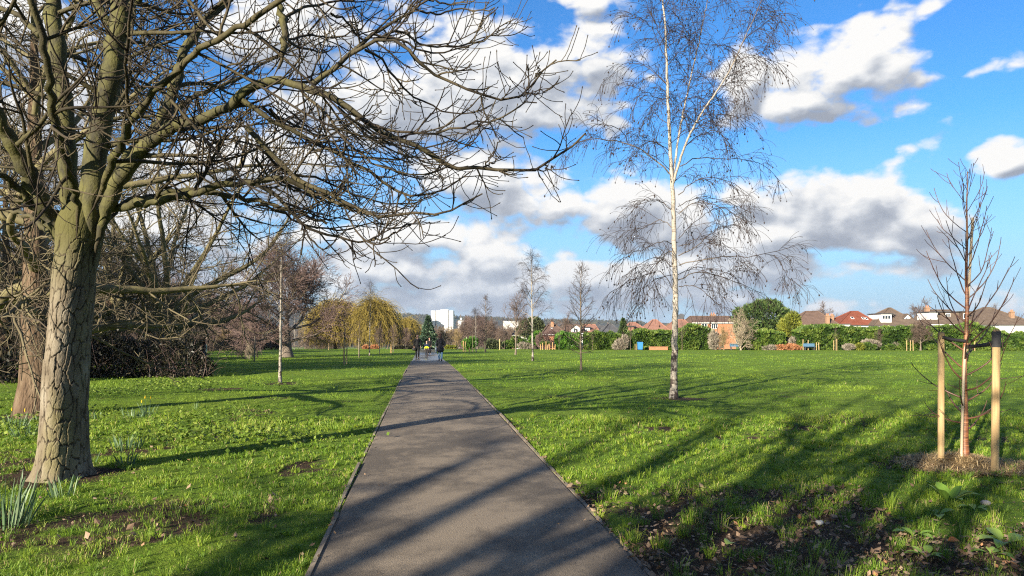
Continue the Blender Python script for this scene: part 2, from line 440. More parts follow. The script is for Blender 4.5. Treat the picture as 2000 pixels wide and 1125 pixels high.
        wv = nd(g, 'TexNoise', Vector=mp.outputs[0], Scale=22., Detail=1, _noise_dimensions='2D')
        ad = nd(g, 'VectorMath', i0=mp.outputs[0]); ad.operation = 'MULTIPLY_ADD'
        g.links.new(wv.outputs['Color'], ad.inputs[0]); ad.inputs[1].default_value = (.03, .03, 0); g.links.new(mp.outputs[0], ad.inputs[2])
        vo = nd(g, 'TexVoronoi', Vector=ad.outputs[0], Scale=17., Detail=2, Roughness=.5, _voronoi_dimensions='2D', _feature='F1')
        b = mth(g, 'SUBTRACT', .62, vo.outputs['Distance'])
        s = mth(g, 'ADD', mth(g, 'MULTIPLY', mth(g, 'SUBTRACT', n.outputs[0], .5), 1.55), mth(g, 'MULTIPLY', mth(g, 'SUBTRACT', b, .25), .42))
        g.links.new(s, go.inputs[0])
        return g
    ge, gd = group_env(), group_det()
    def use(g, v):
        x = nt.nodes.new('ShaderNodeGroup'); x.node_tree = g; nt.links.new(v, x.inputs[0]); return x.outputs[0]
    def off(v, d):
        x = nt.nodes.new('ShaderNodeVectorMath'); x.operation = 'ADD'; nt.links.new(v, x.inputs[0]); x.inputs[1].default_value = (*d, 0); return x.outputs[0]
    wn = nd(nt, 'TexNoise', Vector=pv, Scale=7., Detail=2, _noise_dimensions='2D')
    wp = nt.nodes.new('ShaderNodeVectorMath'); wp.operation = 'MULTIPLY_ADD'
    nt.links.new(wn.outputs['Color'], wp.inputs[0]); wp.inputs[1].default_value = (.07, .045, 0); nt.links.new(pv, wp.inputs[2])
    pw = off(wp.outputs[0], (-.035, -.0225))
    env, env2 = use(ge, pw), use(ge, off(pw, (-.012, .026)))
    det, det2 = use(gd, pv), use(gd, off(pv, (-.009, .014)))
    dens = mth(nt, 'ADD', mth(nt, 'MULTIPLY', env, 1.0), mth(nt, 'MULTIPLY_ADD', det, 1.15, .10))
    alpha = mrange(nt, dens, .0, .42, 0, 1, True)
    d1 = mth(nt, 'MULTIPLY', mth(nt, 'SUBTRACT', env, env2), 1.6)
    d2 = mth(nt, 'MULTIPLY', mth(nt, 'SUBTRACT', det, det2), 1.05)
    thick = mrange(nt, dens, .1, 1.0, .10, -.20)
    lit = mth(nt, 'ADD', mth(nt, 'ADD', d1, d2), mth(nt, 'ADD', thick, .51), clamp=True)
    ccol = ramp(nt, lit, [(.0, (.36, .40, .48)), (.35, (.52, .56, .63)), (.62, (.80, .82, .85)), (.85, (1.0, .99, .97))])
    skyc = nt.nodes.new('ShaderNodeHueSaturation'); skyc.inputs['Saturation'].default_value = 1.22; skyc.inputs['Hue'].default_value = .497
    nt.links.new(sky.outputs[0], skyc.inputs['Color'])
    skys = mix(nt, 1.0, skyc.outputs[0], (.098, .150, .200), 'MULTIPLY')
    lowair = mrange(nt, el, .0, .26, .9, 0.)
    skys = mix(nt, lowair, skys, (.42, .66, .92))
    col = mix(nt, alpha, skys, ccol)
    lowhaze = mrange(nt, el, .0, .12, .4, 0.)
    col = mix(nt, lowhaze, col, (.42, .56, .76))
    bg = nd(nt, 'Background', Color=col, Strength=.34); o = nt.nodes.new('ShaderNodeOutputWorld')
    nt.links.new(bg.outputs[0], o.inputs[0])
make_world()

# ------------------------------------------------------------------ ground, path, grass
def mud_at(x, y):
    """bare earth: 0 = full turf, 1 = mud"""
    n = .55 * fbm(x * 1.15 + 3, y * 1.15, 21, 4) + .45 * fbm(x * 3.7, y * 3.7, 27, 3)
    d = x - path_cx(y)
    right = sstep(.9, 1.6, d) * (1 - sstep(3.2, 5.2, d)) * (1 - sstep(6.6, 8.8, y))
    corner = sstep(1.0, 2.2, d) * (1 - sstep(5.2, 6.4, y))
    m = sstep(.34, .54, n + .13 * right + .12 * corner - .06)  * np.clip(right + corner, 0, 1)
    left = sstep(-9, -3, -np.abs(x + 3.2) * 1.6) * (1 - sstep(6.5, 8.5, y)) * sstep(1.2, 1.9, -d)
    m = np.maximum(m, sstep(.49, .70, n + .03 * left) * left * .65)
    m = np.maximum(m, .7 * sstep(.60, .74, .7 * fbm(x * .8, y * .8, 33, 3) + .3 * fbm(x * 5, y * 5, 35, 2)) * (1 - sstep(12, 30, y)))
    e = np.exp(-((d - PW - .06) / .16) ** 2) * (1 - sstep(11, 16, y)) * sstep(.38, .55, vn(x * 2, y * 1.1, 4))
    m = np.maximum(m, e)
    for (cx, cy, r) in ((-5.05, 8.2, .75), (5.35, 8.9, .95), (4.0, 18.2, .7), (-7.4, 23.6, .6), (-8.3, 21.2, .5), (-9.1, 14.3, .8)):
        rr = np.hypot((x - cx) / 1.25, y - cy) + .9 * (fbm(x * 2.2, y * 2.2, 8, 4) - .5)
        m = np.maximum(m, .9 * (1 - sstep(r * .45, r, rr)))
    s = np.hypot((x + 8.4) * .45 + (y - 21.5) * .25, (y - 21.4)) # worn streak by the thicket
    m = np.maximum(m, .85 * (1 - sstep(.15, .5, s + .4 * (vn(x * 2, y * 2, 2) - .5))))
    return np.clip(m, 0, 1)

def axis(lo, hi, fine_lo, fine_hi, step, growth):
    a = list(np.arange(fine_lo, fine_hi, step)); s = step
    while a[-1] < hi: s *= growth; a.append(a[-1] + s)
    s = step
    while a[0] > lo: s *= growth; a.insert(0, a[0] - s)
    return np.array(a)
gx = axis(-4200, 4200, -12, 10, .13, 1.06); gy = axis(-60, 4600, 3.6, 17, .12, 1.035)
GXm, GYm = np.meshgrid(gx, gy)
GZm = gz(GXm, GYm)
mud = mud_at(GXm, GYm)
bump = .035 * (fbm(GXm * 4, GYm * 4, 3, 3) - .5) * (np.abs(GXm - path_cx(GYm)) > PW + .1) * (GYm < 40)
GZm = GZm + bump - .02 * mud
ny_, nx_ = GXm.shape
I = np.arange(nx_ * ny_).reshape(ny_, nx_)
mb = MB(); mb.add(np.stack([GXm, GYm, GZm], -1), np.stack([I[:-1, :-1], I[:-1, 1:], I[1:, 1:], I[1:, :-1]], -1).reshape(-1, 4), mud.ravel())
def ground_mat():
    m, nt = newmat('turf and earth')
    v = coords(nt)
    n1 = nd(nt, 'TexNoise', Vector=v, Scale=.22, Detail=4)
    n2 = nd(nt, 'TexNoise', Vector=v, Scale=2.3, Detail=7, Roughness=.65)
    n3 = nd(nt, 'TexNoise', Vector=v, Scale=26, Detail=5, Roughness=.7)
    n4 = nd(nt, 'TexNoise', Vector=coords(nt, (1, .45, 1)), Scale=9, Detail=6, Roughness=.75)
    g = ramp(nt, n2.outputs[0], [(.32, (.052, .100, .010)), (.52, (.115, .195, .017)), (.72, (.19, .275, .028))])
    g2 = ramp(nt, n1.outputs[0], [(.35, (.80, .92, .8)), (.65, (1.2, 1.06, 1.0))])
    g = mix(nt, 1.0, g, g2, 'MULTIPLY')
    g = mix(nt, mrange(nt, n4.outputs[0], .35, .7, .0, .75), g, (.155, .22, .03))
    earth = ramp(nt, n3.outputs[0], [(.3, (.024, .016, .010)), (.55, (.072, .048, .031)), (.75, (.15, .105, .07))])
    mf = mth(nt, 'ADD', tone(nt), mth(nt, 'MULTIPLY', mth(nt, 'SUBTRACT', n3.outputs[0], .5), .7), clamp=True)
    col = mix(nt, mrange(nt, mf, .25, .55), g, earth)
    h = mth(nt, 'ADD', mth(nt, 'MULTIPLY', n3.outputs[0], .5), mth(nt, 'MULTIPLY', n4.outputs[0], 1.2))
    finish(nt, col, .9, h, 1.0, .09, spec=.1)
    return m
tag(mb.build('ground', ground_mat()), kind='structure')

# the tarmac path
ys = np.concatenate([np.arange(-8, 20, .2), np.arange(20, 60, .5), np.arange(60, 160, 2.)])
us = np.concatenate([[-1, -.985], np.linspace(-.97, .97, 13), [.985, 1]])
YY, UU = np.meshgrid(ys, us, indexing='ij')
edge = PW + .013 + 0 * YY
XX = path_cx(YY) + UU * edge
ZZ = base_z(YY) + .006 + .018 * (1 - UU ** 2) + .012 * (fbm(XX * .8, YY * .8, 44, 3) - .5) * (1 - UU ** 4)
ZZ = np.where(np.abs(UU) > .99, base_z(YY) - .012, ZZ)
I = np.arange(XX.size).reshape(XX.shape)
mb = MB(); mb.add(np.stack([XX, YY, ZZ], -1), np.stack([I[:-1, :-1], I[:-1, 1:], I[1:, 1:], I[1:, :-1]], -1).reshape(-1, 4))
def path_mat():
    m, nt = newmat('worn tarmac')
    v = coords(nt)
    a = nd(nt, 'TexNoise', Vector=v, Scale=.75, Detail=7, Roughness=.62)
    b = nd(nt, 'TexNoise', Vector=v, Scale=130, Detail=4, Roughness=.75)
    b2 = nd(nt, 'TexVoronoi', Vector=v, Scale=95)
    d = nd(nt, 'TexNoise', Vector=coords(nt, (1, .6, 1)), Scale=4.5, Detail=6, Roughness=.7)
    base = ramp(nt, b.outputs[0], [(.3, (.036, .0295, .022)), (.5, (.090, .073, .054)), (.66, (.148, .120, .091)), (.8, (.29, .24, .19))])
    worn = ramp(nt, b.outputs[0], [(.3, (.125, .098, .068)), (.5, (.19, .152, .108)), (.7, (.28, .228, .17))])
    f = mth(nt, 'ADD', mth(nt, 'MULTIPLY', a.outputs[0], .75), mth(nt, 'MULTIPLY', d.outputs[0], .35))
    spp = nd(nt, 'SeparateXYZ', Vector=v)
    q1 = mth(nt, 'MULTIPLY', mth(nt, 'ADD', spp.outputs[0], .42), 1.9); q2 = mth(nt, 'MULTIPLY', mth(nt, 'SUBTRACT', spp.outputs[1], 6.7), .62)
    patch = mrange(nt, mth(nt, 'SQRT', mth(nt, 'ADD', mth(nt, 'MULTIPLY', q1, q1), mth(nt, 'MULTIPLY', q2, q2))), .25, 1.2, .16, 0)   # worn, silted hollow
    f = mth(nt, 'ADD', f, patch)
    col = mix(nt, mrange(nt, f, .50, .64), base, worn)
    col = mix(nt, mrange(nt, b2.outputs['Distance'], .10, .02, 0, .35), col, (.26, .245, .22))
    h = mth(nt, 'ADD', b.outputs[0], mth(nt, 'MULTIPLY', b2.outputs['Distance'], .8))
    sp = nd(nt, 'SeparateXYZ', Vector=v)
    wet = mth(nt, 'MULTIPLY', mrange(nt, sp.outputs[1], 42, 52), mrange(nt, a.outputs[0], .36, .50))
    rough = mrange(nt, wet, 0, 1, .82, .2)
    finish(nt, col, rough, h, .55, .006, spec=.35)
    return m
tag(mb.build('path', path_mat()), kind='structure')
M['kerb'] = M['wood_grey']
for side in (-1, 1):
    mb = MB(); rng = np.random.default_rng(77 + side)
    y = 3.4
    while y < 46:
        L = 2.4 + .9 * rng.random()
        ya = np.linspace(y, y + L - .015, 7)
        xc = path_cx(ya) + side * (PW + .028) + rng.normal(0, .006)
        zt = base_z(ya) + .004 + rng.normal(0, .008) + np.linspace(0, rng.normal(0, .014), 7)
        sec = []
        for dx, dz in ((-.017, -.12), (-.017, 0), (.017, 0.002), (.017, -.12)):
            sec.append(np.stack([xc + dx, ya, zt + dz], -1))
        V = np.stack(sec, 1); J = np.arange(28).reshape(7, 4)
        fc = np.stack([J[:-1], np.roll(J, -1, 1)[:-1], np.roll(J, -1, 1)[1:], J[1:]], -1).reshape(-1, 4)
        mb.add(V, [fc, J[[0]], J[[-1]][:, ::-1]])
        y += L
    tag(mb.build('kerb', M['kerb'], smooth=False), kind='structure')
# standing water on the path beyond the crest
m, nt = newmat('standing water')
n = nd(nt, 'TexNoise', Vector=coords(nt), Scale=6, Detail=3)
finish(nt, (.10, .10, .10), .32, n.outputs[0], .05, .002, spec=1.0)
for (y0, y1, c, w) in ((48.2, 49.6, -.35, .72), (50.5, 64, .45, .55), (66, 78, -.1, .7)):
    mb = MB(); t = np.linspace(0, 1, 40)
    yy = y0 + (y1 - y0) * t
    hw = w * np.sqrt(np.clip(1 - (2 * t - 1) ** 4, 0, 1)) * (.75 + .5 * vn(yy * 1.5, yy * 0, 3))
    l = np.stack([path_cx(yy) + c - hw, yy, base_z(yy) + .035], -1); r = np.stack([path_cx(yy) + np.minimum(c + hw, PW - .06), yy, base_z(yy) + .035], -1)
    J = np.arange(80).reshape(2, 40)
    mb.add(np.stack([l, r]), np.stack([J[0, :-1], J[1, :-1], J[1, 1:], J[0, 1:]], -1))
    tag(mb.build('puddle', m), kind='structure')

def grass_blades():
    rng = np.random.default_rng(11)
    mb = MB()
    for (n, y0, y1, near) in ((190000, 3.9, 14, True), (250000, 14, 75, False)):
        y = np.exp(rng.uniform(math.log(y0), math.log(y1), n))
        x = rng.uniform(-1, 1, n) * (.76 * y + 1.2)
        m = mud_at(x, y)
        d = np.abs(x - path_cx(y)) - PW
        clump = fbm(x * 3.2, y * 3.2, 14, 2)
        tuft = fbm(x * 2.3, y * 2.3, 91, 2); m = m * (1 - .5 * sstep(.50, .60, tuft))
        big = fbm(x * .5, y * .5, 61, 3)
        keep = (d > -.045 + .085 * vn(x * 3, y * 3, 17)) & (rng.random(n) > m * 1.08) & (rng.random(n) < .45 + 1.1 * clump)
        keep &= np.hypot(x + 5.05, y - 8.25) > .42
        x, y, d, clump, big, m, tuft = (q_[keep] for q_ in (x, y, d, clump, big, m, tuft))
        n = len(x)
        ln = (.020 + .058 * sstep(.38, .72, clump) + .020 * rng.random(n)) * (.75 + .5 * big) * (1.25 - .5 * sstep(6, 20, y))
        tus = fbm(x * 1.1, y * .9, 53, 3); ln *= np.where(y > 12, .55 + 1.5 * sstep(.35, .7, tus), .62)
        ln *= 1
        ln *= 1 - .5 * sstep(.2, .7, m)
        tall = rng.random(n) < .015; ln = np.where(tall, ln * 1.7, ln)
        wd = np.maximum(.0030, .00058 * y) * (.7 + .6 * rng.random(n))
        a = rng.uniform(0, 2 * np.pi, n)
        W = np.stack([np.cos(a), np.sin(a), np.zeros(n)], -1)
        la = rng.uniform(0, 2 * np.pi, n) ; lean = np.stack([np.cos(la), np.sin(la), np.zeros(n)], -1)
        # tufts splay outwards from their middles
        e = .06
        gxv = fbm((x + e) * 3.2, y * 3.2, 14, 2) - clump; gyv = fbm(x * 3.2, (y + e) * 3.2, 14, 2) - clump
        sp = nrm(np.stack([-gxv, -gyv, np.zeros(n) + 1e-6], -1))
        lean = nrm(lean + .9 * sp)
        la_amt = (.35 + .85 * rng.random(n))[:, None]
        b = np.stack([x, y, gz(x, y) - .012], -1)
        L = ln[:, None]
        up = np.array([0, 0, 1.])
        mid = b + up * L * .62 + lean * L * la_amt * .30
        tip = b + up * L * (1.02 - .35 * la_amt) + lean * L * la_amt * .95
        w = W * wd[:, None] * .5
        tn_max = .88 if near else .70
        dead = rng.random(n) < (.035 + .10 * (m > .12)) * (1 - .9 * sstep(9, 18, y))
        tn = np.clip(.40 + .35 * (big - .5) * 2 + (.9 if near else .45) * (tus - .5) + rng.normal(0, .19 if near else .10, n) + .25 * (clump - .5), .02, tn_max)
        tn = np.where(dead, .96, tn)
        if near:
            V = np.stack([b - w, b + w, mid + w * .8, mid - w * .8, tip], 1)
            I = np.arange(n * 5).reshape(n, 5)
            mb.add(V, [I[:, :4], I[:, [3, 2, 4]]], np.repeat(tn, 5))
        else:
            V = np.stack([b - w, b + w, tip], 1); I = np.arange(n * 3).reshape(n, 3)
            mb.add(V, [I], np.repeat(tn, 3))
    # separate tufts near the viewer, blades splaying out of each
    n0 = 12000
    y = np.exp(rng.uniform(math.log(3.9), math.log(14), n0)); x = rng.uniform(-1, 1, n0) * (.76 * y + 1.2)
    m = mud_at(x, y); d = x - path_cx(y); right = (d > 1) * (1 - sstep(6.5, 8.5, y))
    dens = n0 / 1.28 / (y * (1.52 * y + 2.4))
    want = np.interp(y, [4, 8, 14], [46, 38, 26]) * (1 - .45 * right) * (.35 + 1.3 * fbm(x * .9, y * .9, 19, 3)) * (1 - .55 * m * (d < 0))
    keep = (rng.random(n0) < want / dens) & (np.abs(d) > PW + .03) & (np.hypot(x + 5.05, y - 8.25) > .5) & (np.hypot(x - 5.3, y - 8.9) > .55)
    x, y, right = x[keep], y[keep], right[keep]; nt_ = len(x)
    Lt = (.045 + .055 * rng.random(nt_) ** 1.5) * (1 + .65 * right); tt = np.clip(rng.normal(.50, .16, nt_), .1, .84); nb = rng.integers(16, 34, nt_) + (14 * right).astype(int)
    k = np.repeat(np.arange(nt_), nb); n = len(k)
    a = rng.uniform(0, 2 * np.pi, n); r = .03 * np.sqrt(rng.random(n)) * (1 + .6 * right[k])
    b = np.stack([x[k] + r * np.cos(a), y[k] + r * np.sin(a), 0 * a], -1); b[:, 2] = gz(b[:, 0], b[:, 1]) - .012
    a2 = a + rng.normal(0, .6, n); o_ = np.stack([np.cos(a2), np.sin(a2), 0 * a2], -1); ln_ = rng.uniform(.15, 1.0, n)[:, None]; L = (Lt[k] * rng.uniform(.55, 1.2, n))[:, None]
    up = np.array([0, 0, 1.]); p1 = b + up * L * .55 + o_ * L * .28 * ln_; p2 = b + up * L * (.95 - .25 * ln_) + o_ * L * .62 * ln_; p3 = b + up * L * (1.12 - .62 * ln_) + o_ * L * 1.0 * ln_
    W = np.stack([-np.sin(a2 + .5), np.cos(a2 + .5), 0 * a2], -1) * (np.maximum(.0030, .00052 * y[k]) * rng.uniform(.7, 1.25, n) * .5)[:, None]
    V = np.stack([b - W, b + W, p1 + W, p1 - W, p2 + W * .75, p2 - W * .75, p3], 1); I = np.arange(n * 7).reshape(n, 7)
    tn = np.clip(tt[k] + rng.normal(0, .12, n), .02, .86); tn = np.where(rng.random(n) < .05, .96, tn)
    mb.add(V, [I[:, :4], I[:, [3, 2, 4, 5]], I[:, [5, 4, 6]]], np.repeat(tn, 7))
    g = foliage('grass blades', [(0, (.028, .078, .009)), (.45, (.126, .226, .018)), (.85, (.28, .365, .036)), (.93, (.36, .28, .12)), (1, (.45, .36, .18))], .55, .28)
    tag(mb.build('grass', g, smooth=False), 'short green turf growing in uneven tufts on both sides of the path', 'grass', kind='stuff')
grass_blades()

def cards(mb, c, nv, s, tn, rng, asp=.6, curl=.25):
    """small leaf shaped quads at points c, facing nv"""
    n = len(c)
    t = nrm(np.cross(nv, rng.normal(size=(n, 3)))); b = np.cross(nv, t)
    s = np.broadcast_to(s, (n,))[:, None]
    V = np.stack([c - t * s * .5, c + b * s * asp * .5 + nv * s * curl * .3, c + t * s * .5 + nv * s * curl, c - b * s * asp * .5 + nv * s * curl * .3], 1)
    I = np.arange(n * 4).reshape(n, 4)
    mb.add(V, [I[:, [0, 1, 2]], I[:, [0, 2, 3]]], np.repeat(tn, 4))

def litter():
    rng = np.random.default_rng(5)
    mb = MB()
    n = 46000
    y = np.exp(rng.uniform(math.log(4), math.log(16), n)); x = rng.uniform(-1, 1, n) * (.75 * y + .8)
    d = x - path_cx(y)
    m = mud_at(x, y)
    p = .012 + .10 * (m > .3) + .55 * (m > .3) * (d > 1) * (y < 9)
    p = np.where((np.abs(d) < PW), .0045, p)
    p += .22 * np.exp(-((d - PW) / .10) ** 2) * (y < 13) + .05 * np.exp(-((d + PW) / .08) ** 2) * (y < 12)
    k = rng.random(n) < p
    x, y, d = x[k], y[k], d[k]; n = len(x)
    on = np.abs(d) < PW
    z = np.where(on, base_z(y) + .03, gz(x, y) + .012 + .02 * rng.random(n))
    nv = nrm(np.stack([rng.normal(0, .4, n), rng.normal(0, .4, n), np.ones(n)], -1))
    s = np.where(on, rng.uniform(.015, .035, n), rng.uniform(.016, .052, n) * (1 + .5 * (rng.random(n) < .15)))
    cards(mb, np.stack([x, y, z], -1), nv, s, np.clip(rng.normal(.45, .3, n), 0, .97), rng, .7, .4)
    tag(mb.build('fallen_leaves', M['litter'], smooth=False), 'scattered dry brown leaves on mud and along the path edge', 'leaf litter', kind='stuff')
    # low leafy plants between the daffodils on the left
    mb = MB()
    n = 42000
    y = rng.uniform(7, 26, n); x = rng.uniform(-16, -.8, n)
    d = x - path_cx(y)
    dens = sstep(.47, .62, fbm(x * .7, y * .7, 71, 3)) * (d < -1.5) * (1 - sstep(-3.2, -2.0, d) * .6)
    zone = np.exp(-((x + 3.4) / 1.9) ** 2 - ((y - 11.1) / 1.3) ** 2) * 1.3 + np.exp(-((x + 8) / 3.5) ** 2 - ((y - 13) / 3) ** 2) * .8 + sstep(-8, -11, x) * .7
    zone += np.exp(-((x + 8) / 3) ** 2 - ((y - 22) / 2.5) ** 2) * .5
    k = rng.random(n) < np.clip(dens * zone + .25 * (zone - .55), 0, 1)
    x, y = x[k], y[k]; n = len(x)
    h = rng.random(n) ** .7 * .13
    nv = nrm(np.stack([rng.normal(0, .55, n), rng.normal(0, .55, n) - .2, np.ones(n)], -1))
    cards(mb, np.stack([x, y, gz(x, y) + .01 + h], -1), nv, rng.uniform(.035, .085, n), np.clip(.25 + h * 4 + rng.normal(0, .16, n), 0, 1), rng, .8, .15)
    tag(mb.build('ground_cover', M['cover'], smooth=False), 'low leafy plants spreading through the turf near the chestnut', 'ground cover', kind='stuff')
litter()

# ------------------------------------------------------------------ the big chestnut on the left
def worley(a, b, seed=0):
    """F2-F1 of a jittered grid and an id value per cell"""
    ia, ib = np.floor(a), np.floor(b)
    f1 = np.full(a.shape, 9.); f2 = np.full(a.shape, 9.); cid = np.zeros(a.shape)
    for di in (-1, 0, 1):
        for dj in (-1, 0, 1):
            ca, cb = ia + di, ib + dj
            h = np.sin(ca * 127.1 + cb * 311.7 + seed) * 43758.5453; h -= np.floor(h)
            h2 = np.sin(ca * 269.5 + cb * 183.3 + seed) * 43758.5453; h2 -= np.floor(h2)
            d = np.hypot(ca + .1 + .8 * h - a, cb + .1 + .8 * h2 - b)
            new = d < f1
            f2 = np.where(new, f1, np.minimum(f2, d)); cid = np.where(new, h, cid); f1 = np.where(new, d, f1)
    return f2 - f1, cid

def bark_loft(mb, cen, ra, rb, sides, flute, seed, amp, cell=(.075, .20), flare=None, fade=None):
    """trunk: rings with radii ra (x), rb (y), fluted, covered in raised bark plates"""
    n = len(cen); th = np.linspace(0, 2 * np.pi, sides, endpoint=False)
    TH, K = np.meshgrid(th, np.arange(n))
    z = cen[:, 2][:, None] + 0 * TH
    rr = np.ones_like(TH) * (1 + flute * (.5 * np.cos(3 * TH + .6 * z + seed) + .35 * np.cos(5 * TH - .8 * z + 1.3) + .25 * np.cos(2 * TH + 1.7 * z)))
    if flare is not None:
        rr += flare[:, None] * (.35 + .65 * np.maximum(0, np.cos(4 * TH + seed)) ** 2)
    R0 = float(np.mean(ra))
    wx = .40 * (fbm(TH * 3.1, z * 5, seed + 2, 4) - .5); wz = .36 * (fbm(TH * 4, z * 3, seed + 5, 4) - .5)
    # the plates twist round the trunk a little
    s = np.minimum(TH, 2 * np.pi - TH) * R0
    e, cid = worley(s / cell[0] + wx * 3.2 + z * 1.1, z / cell[1] + wz * 3, seed)
    e2, cid2 = worley(s / cell[0] * 2.6 + wx * 4, z / cell[1] * 2.2 + wz * 4, seed + 9)
    pl = sstep(.01, .13, e) * (.8 + .2 * sstep(.0, .12, e2))
    f = np.ones(n) if fade is None else fade
    d = amp * (pl * (.35 + 1.3 * cid) - .6) * f[:, None]
    d += .30 * amp * (fbm(s * 45, z * 30, seed + 3, 3) - .5) + .5 * amp * (fbm(s * 6, z * 3, seed + 4, 3) - .5)
    X = cen[:, 0][:, None] + (ra[:, None] * rr + d) * np.cos(TH)
    Y = cen[:, 1][:, None] + (rb[:, None] * rr + d) * np.sin(TH)
    I = np.arange(n * sides).reshape(n, sides); J = np.roll(I, -1, 1)
    tn = np.clip(pl * f[:, None] + (1 - f[:, None]), 0, 1)
    mb.add(np.stack([X, Y, z], -1), np.stack([I[:-1], J[:-1], J[1:], I[1:]], -1).reshape(-1, 4), tn.ravel())

def twigs(mb, Q, R, rng, spec, sides=(4, 3)):
    """grow children, grandchildren ... on the branches Q.  spec: list of dicts, one per level"""
    for li, sp in enumerate(spec):
        s, d, pr, t, Lp = spawn(Q, R, sp['k'], sp['t0'], sp['t1'], sp['ang'], rng, sp.get('dang', 12), sp.get('flat', 0), sp.get('upb', 0))
        L = sp['len'][0] + (sp['len'][1] - sp['len'][0]) * rng.random(len(s))
        L = L * (1 - sp.get('tip', .5) * t)
        if 'drop' in sp:
            k = rng.random(len(s)) > sp['drop']; s, d, pr, L = s[k], d[k], pr[k], L[k]
        n = sp.get('n', 6)
        Q2 = march(s, d, L, n, sp.get('wob', .12), sp['g0'], sp['g1'], rng)
        r0 = np.minimum(pr * .75, sp['r'][0])
        R2 = taper(r0, sp['r'][1], n)
        if sp.get('bud'):
            R2[:, -2] *= 1.0; R2[:, -1] *= .35
            # a swollen bud before the tip
            Q2 = np.concatenate([Q2, (Q2[:, -1] + (Q2[:, -1] - Q2[:, -2]) * .16)[:, None], (Q2[:, -1] + (Q2[:, -1] - Q2[:, -2]) * .34)[:, None]], 1)
            b = sp['bud']
            R2 = np.concatenate([R2[:, :-1], np.full((len(s), 1), sp['r'][1]), np.full((len(s), 1), b), np.full((len(s), 1), b * .15)], 1)
        tubes(mb, Q2, R2, sp.get('sides', 3), rng)
        Q, R = Q2, R2
    return Q, R

def set_wiggle(p, n, rng, a):
    q = resample(p, n); w = rng.normal(0, a, (n, 3)); w[0] = 0
    return q + w

CH_SPEC = [dict(k=13, t0=.12, t1=.98, ang=48, len=(.45, 1.35), tip=.55, g0=-.09, g1=.17, n=9, wob=.10, r=(.011, .0055), sides=4),
           dict(k=6, t0=.2, t1=1., ang=46, len=(.14, .50), tip=.3, g0=.0, g1=.17, n=6, wob=.13, r=(.006, .0042), bud=.0075, sides=3)]

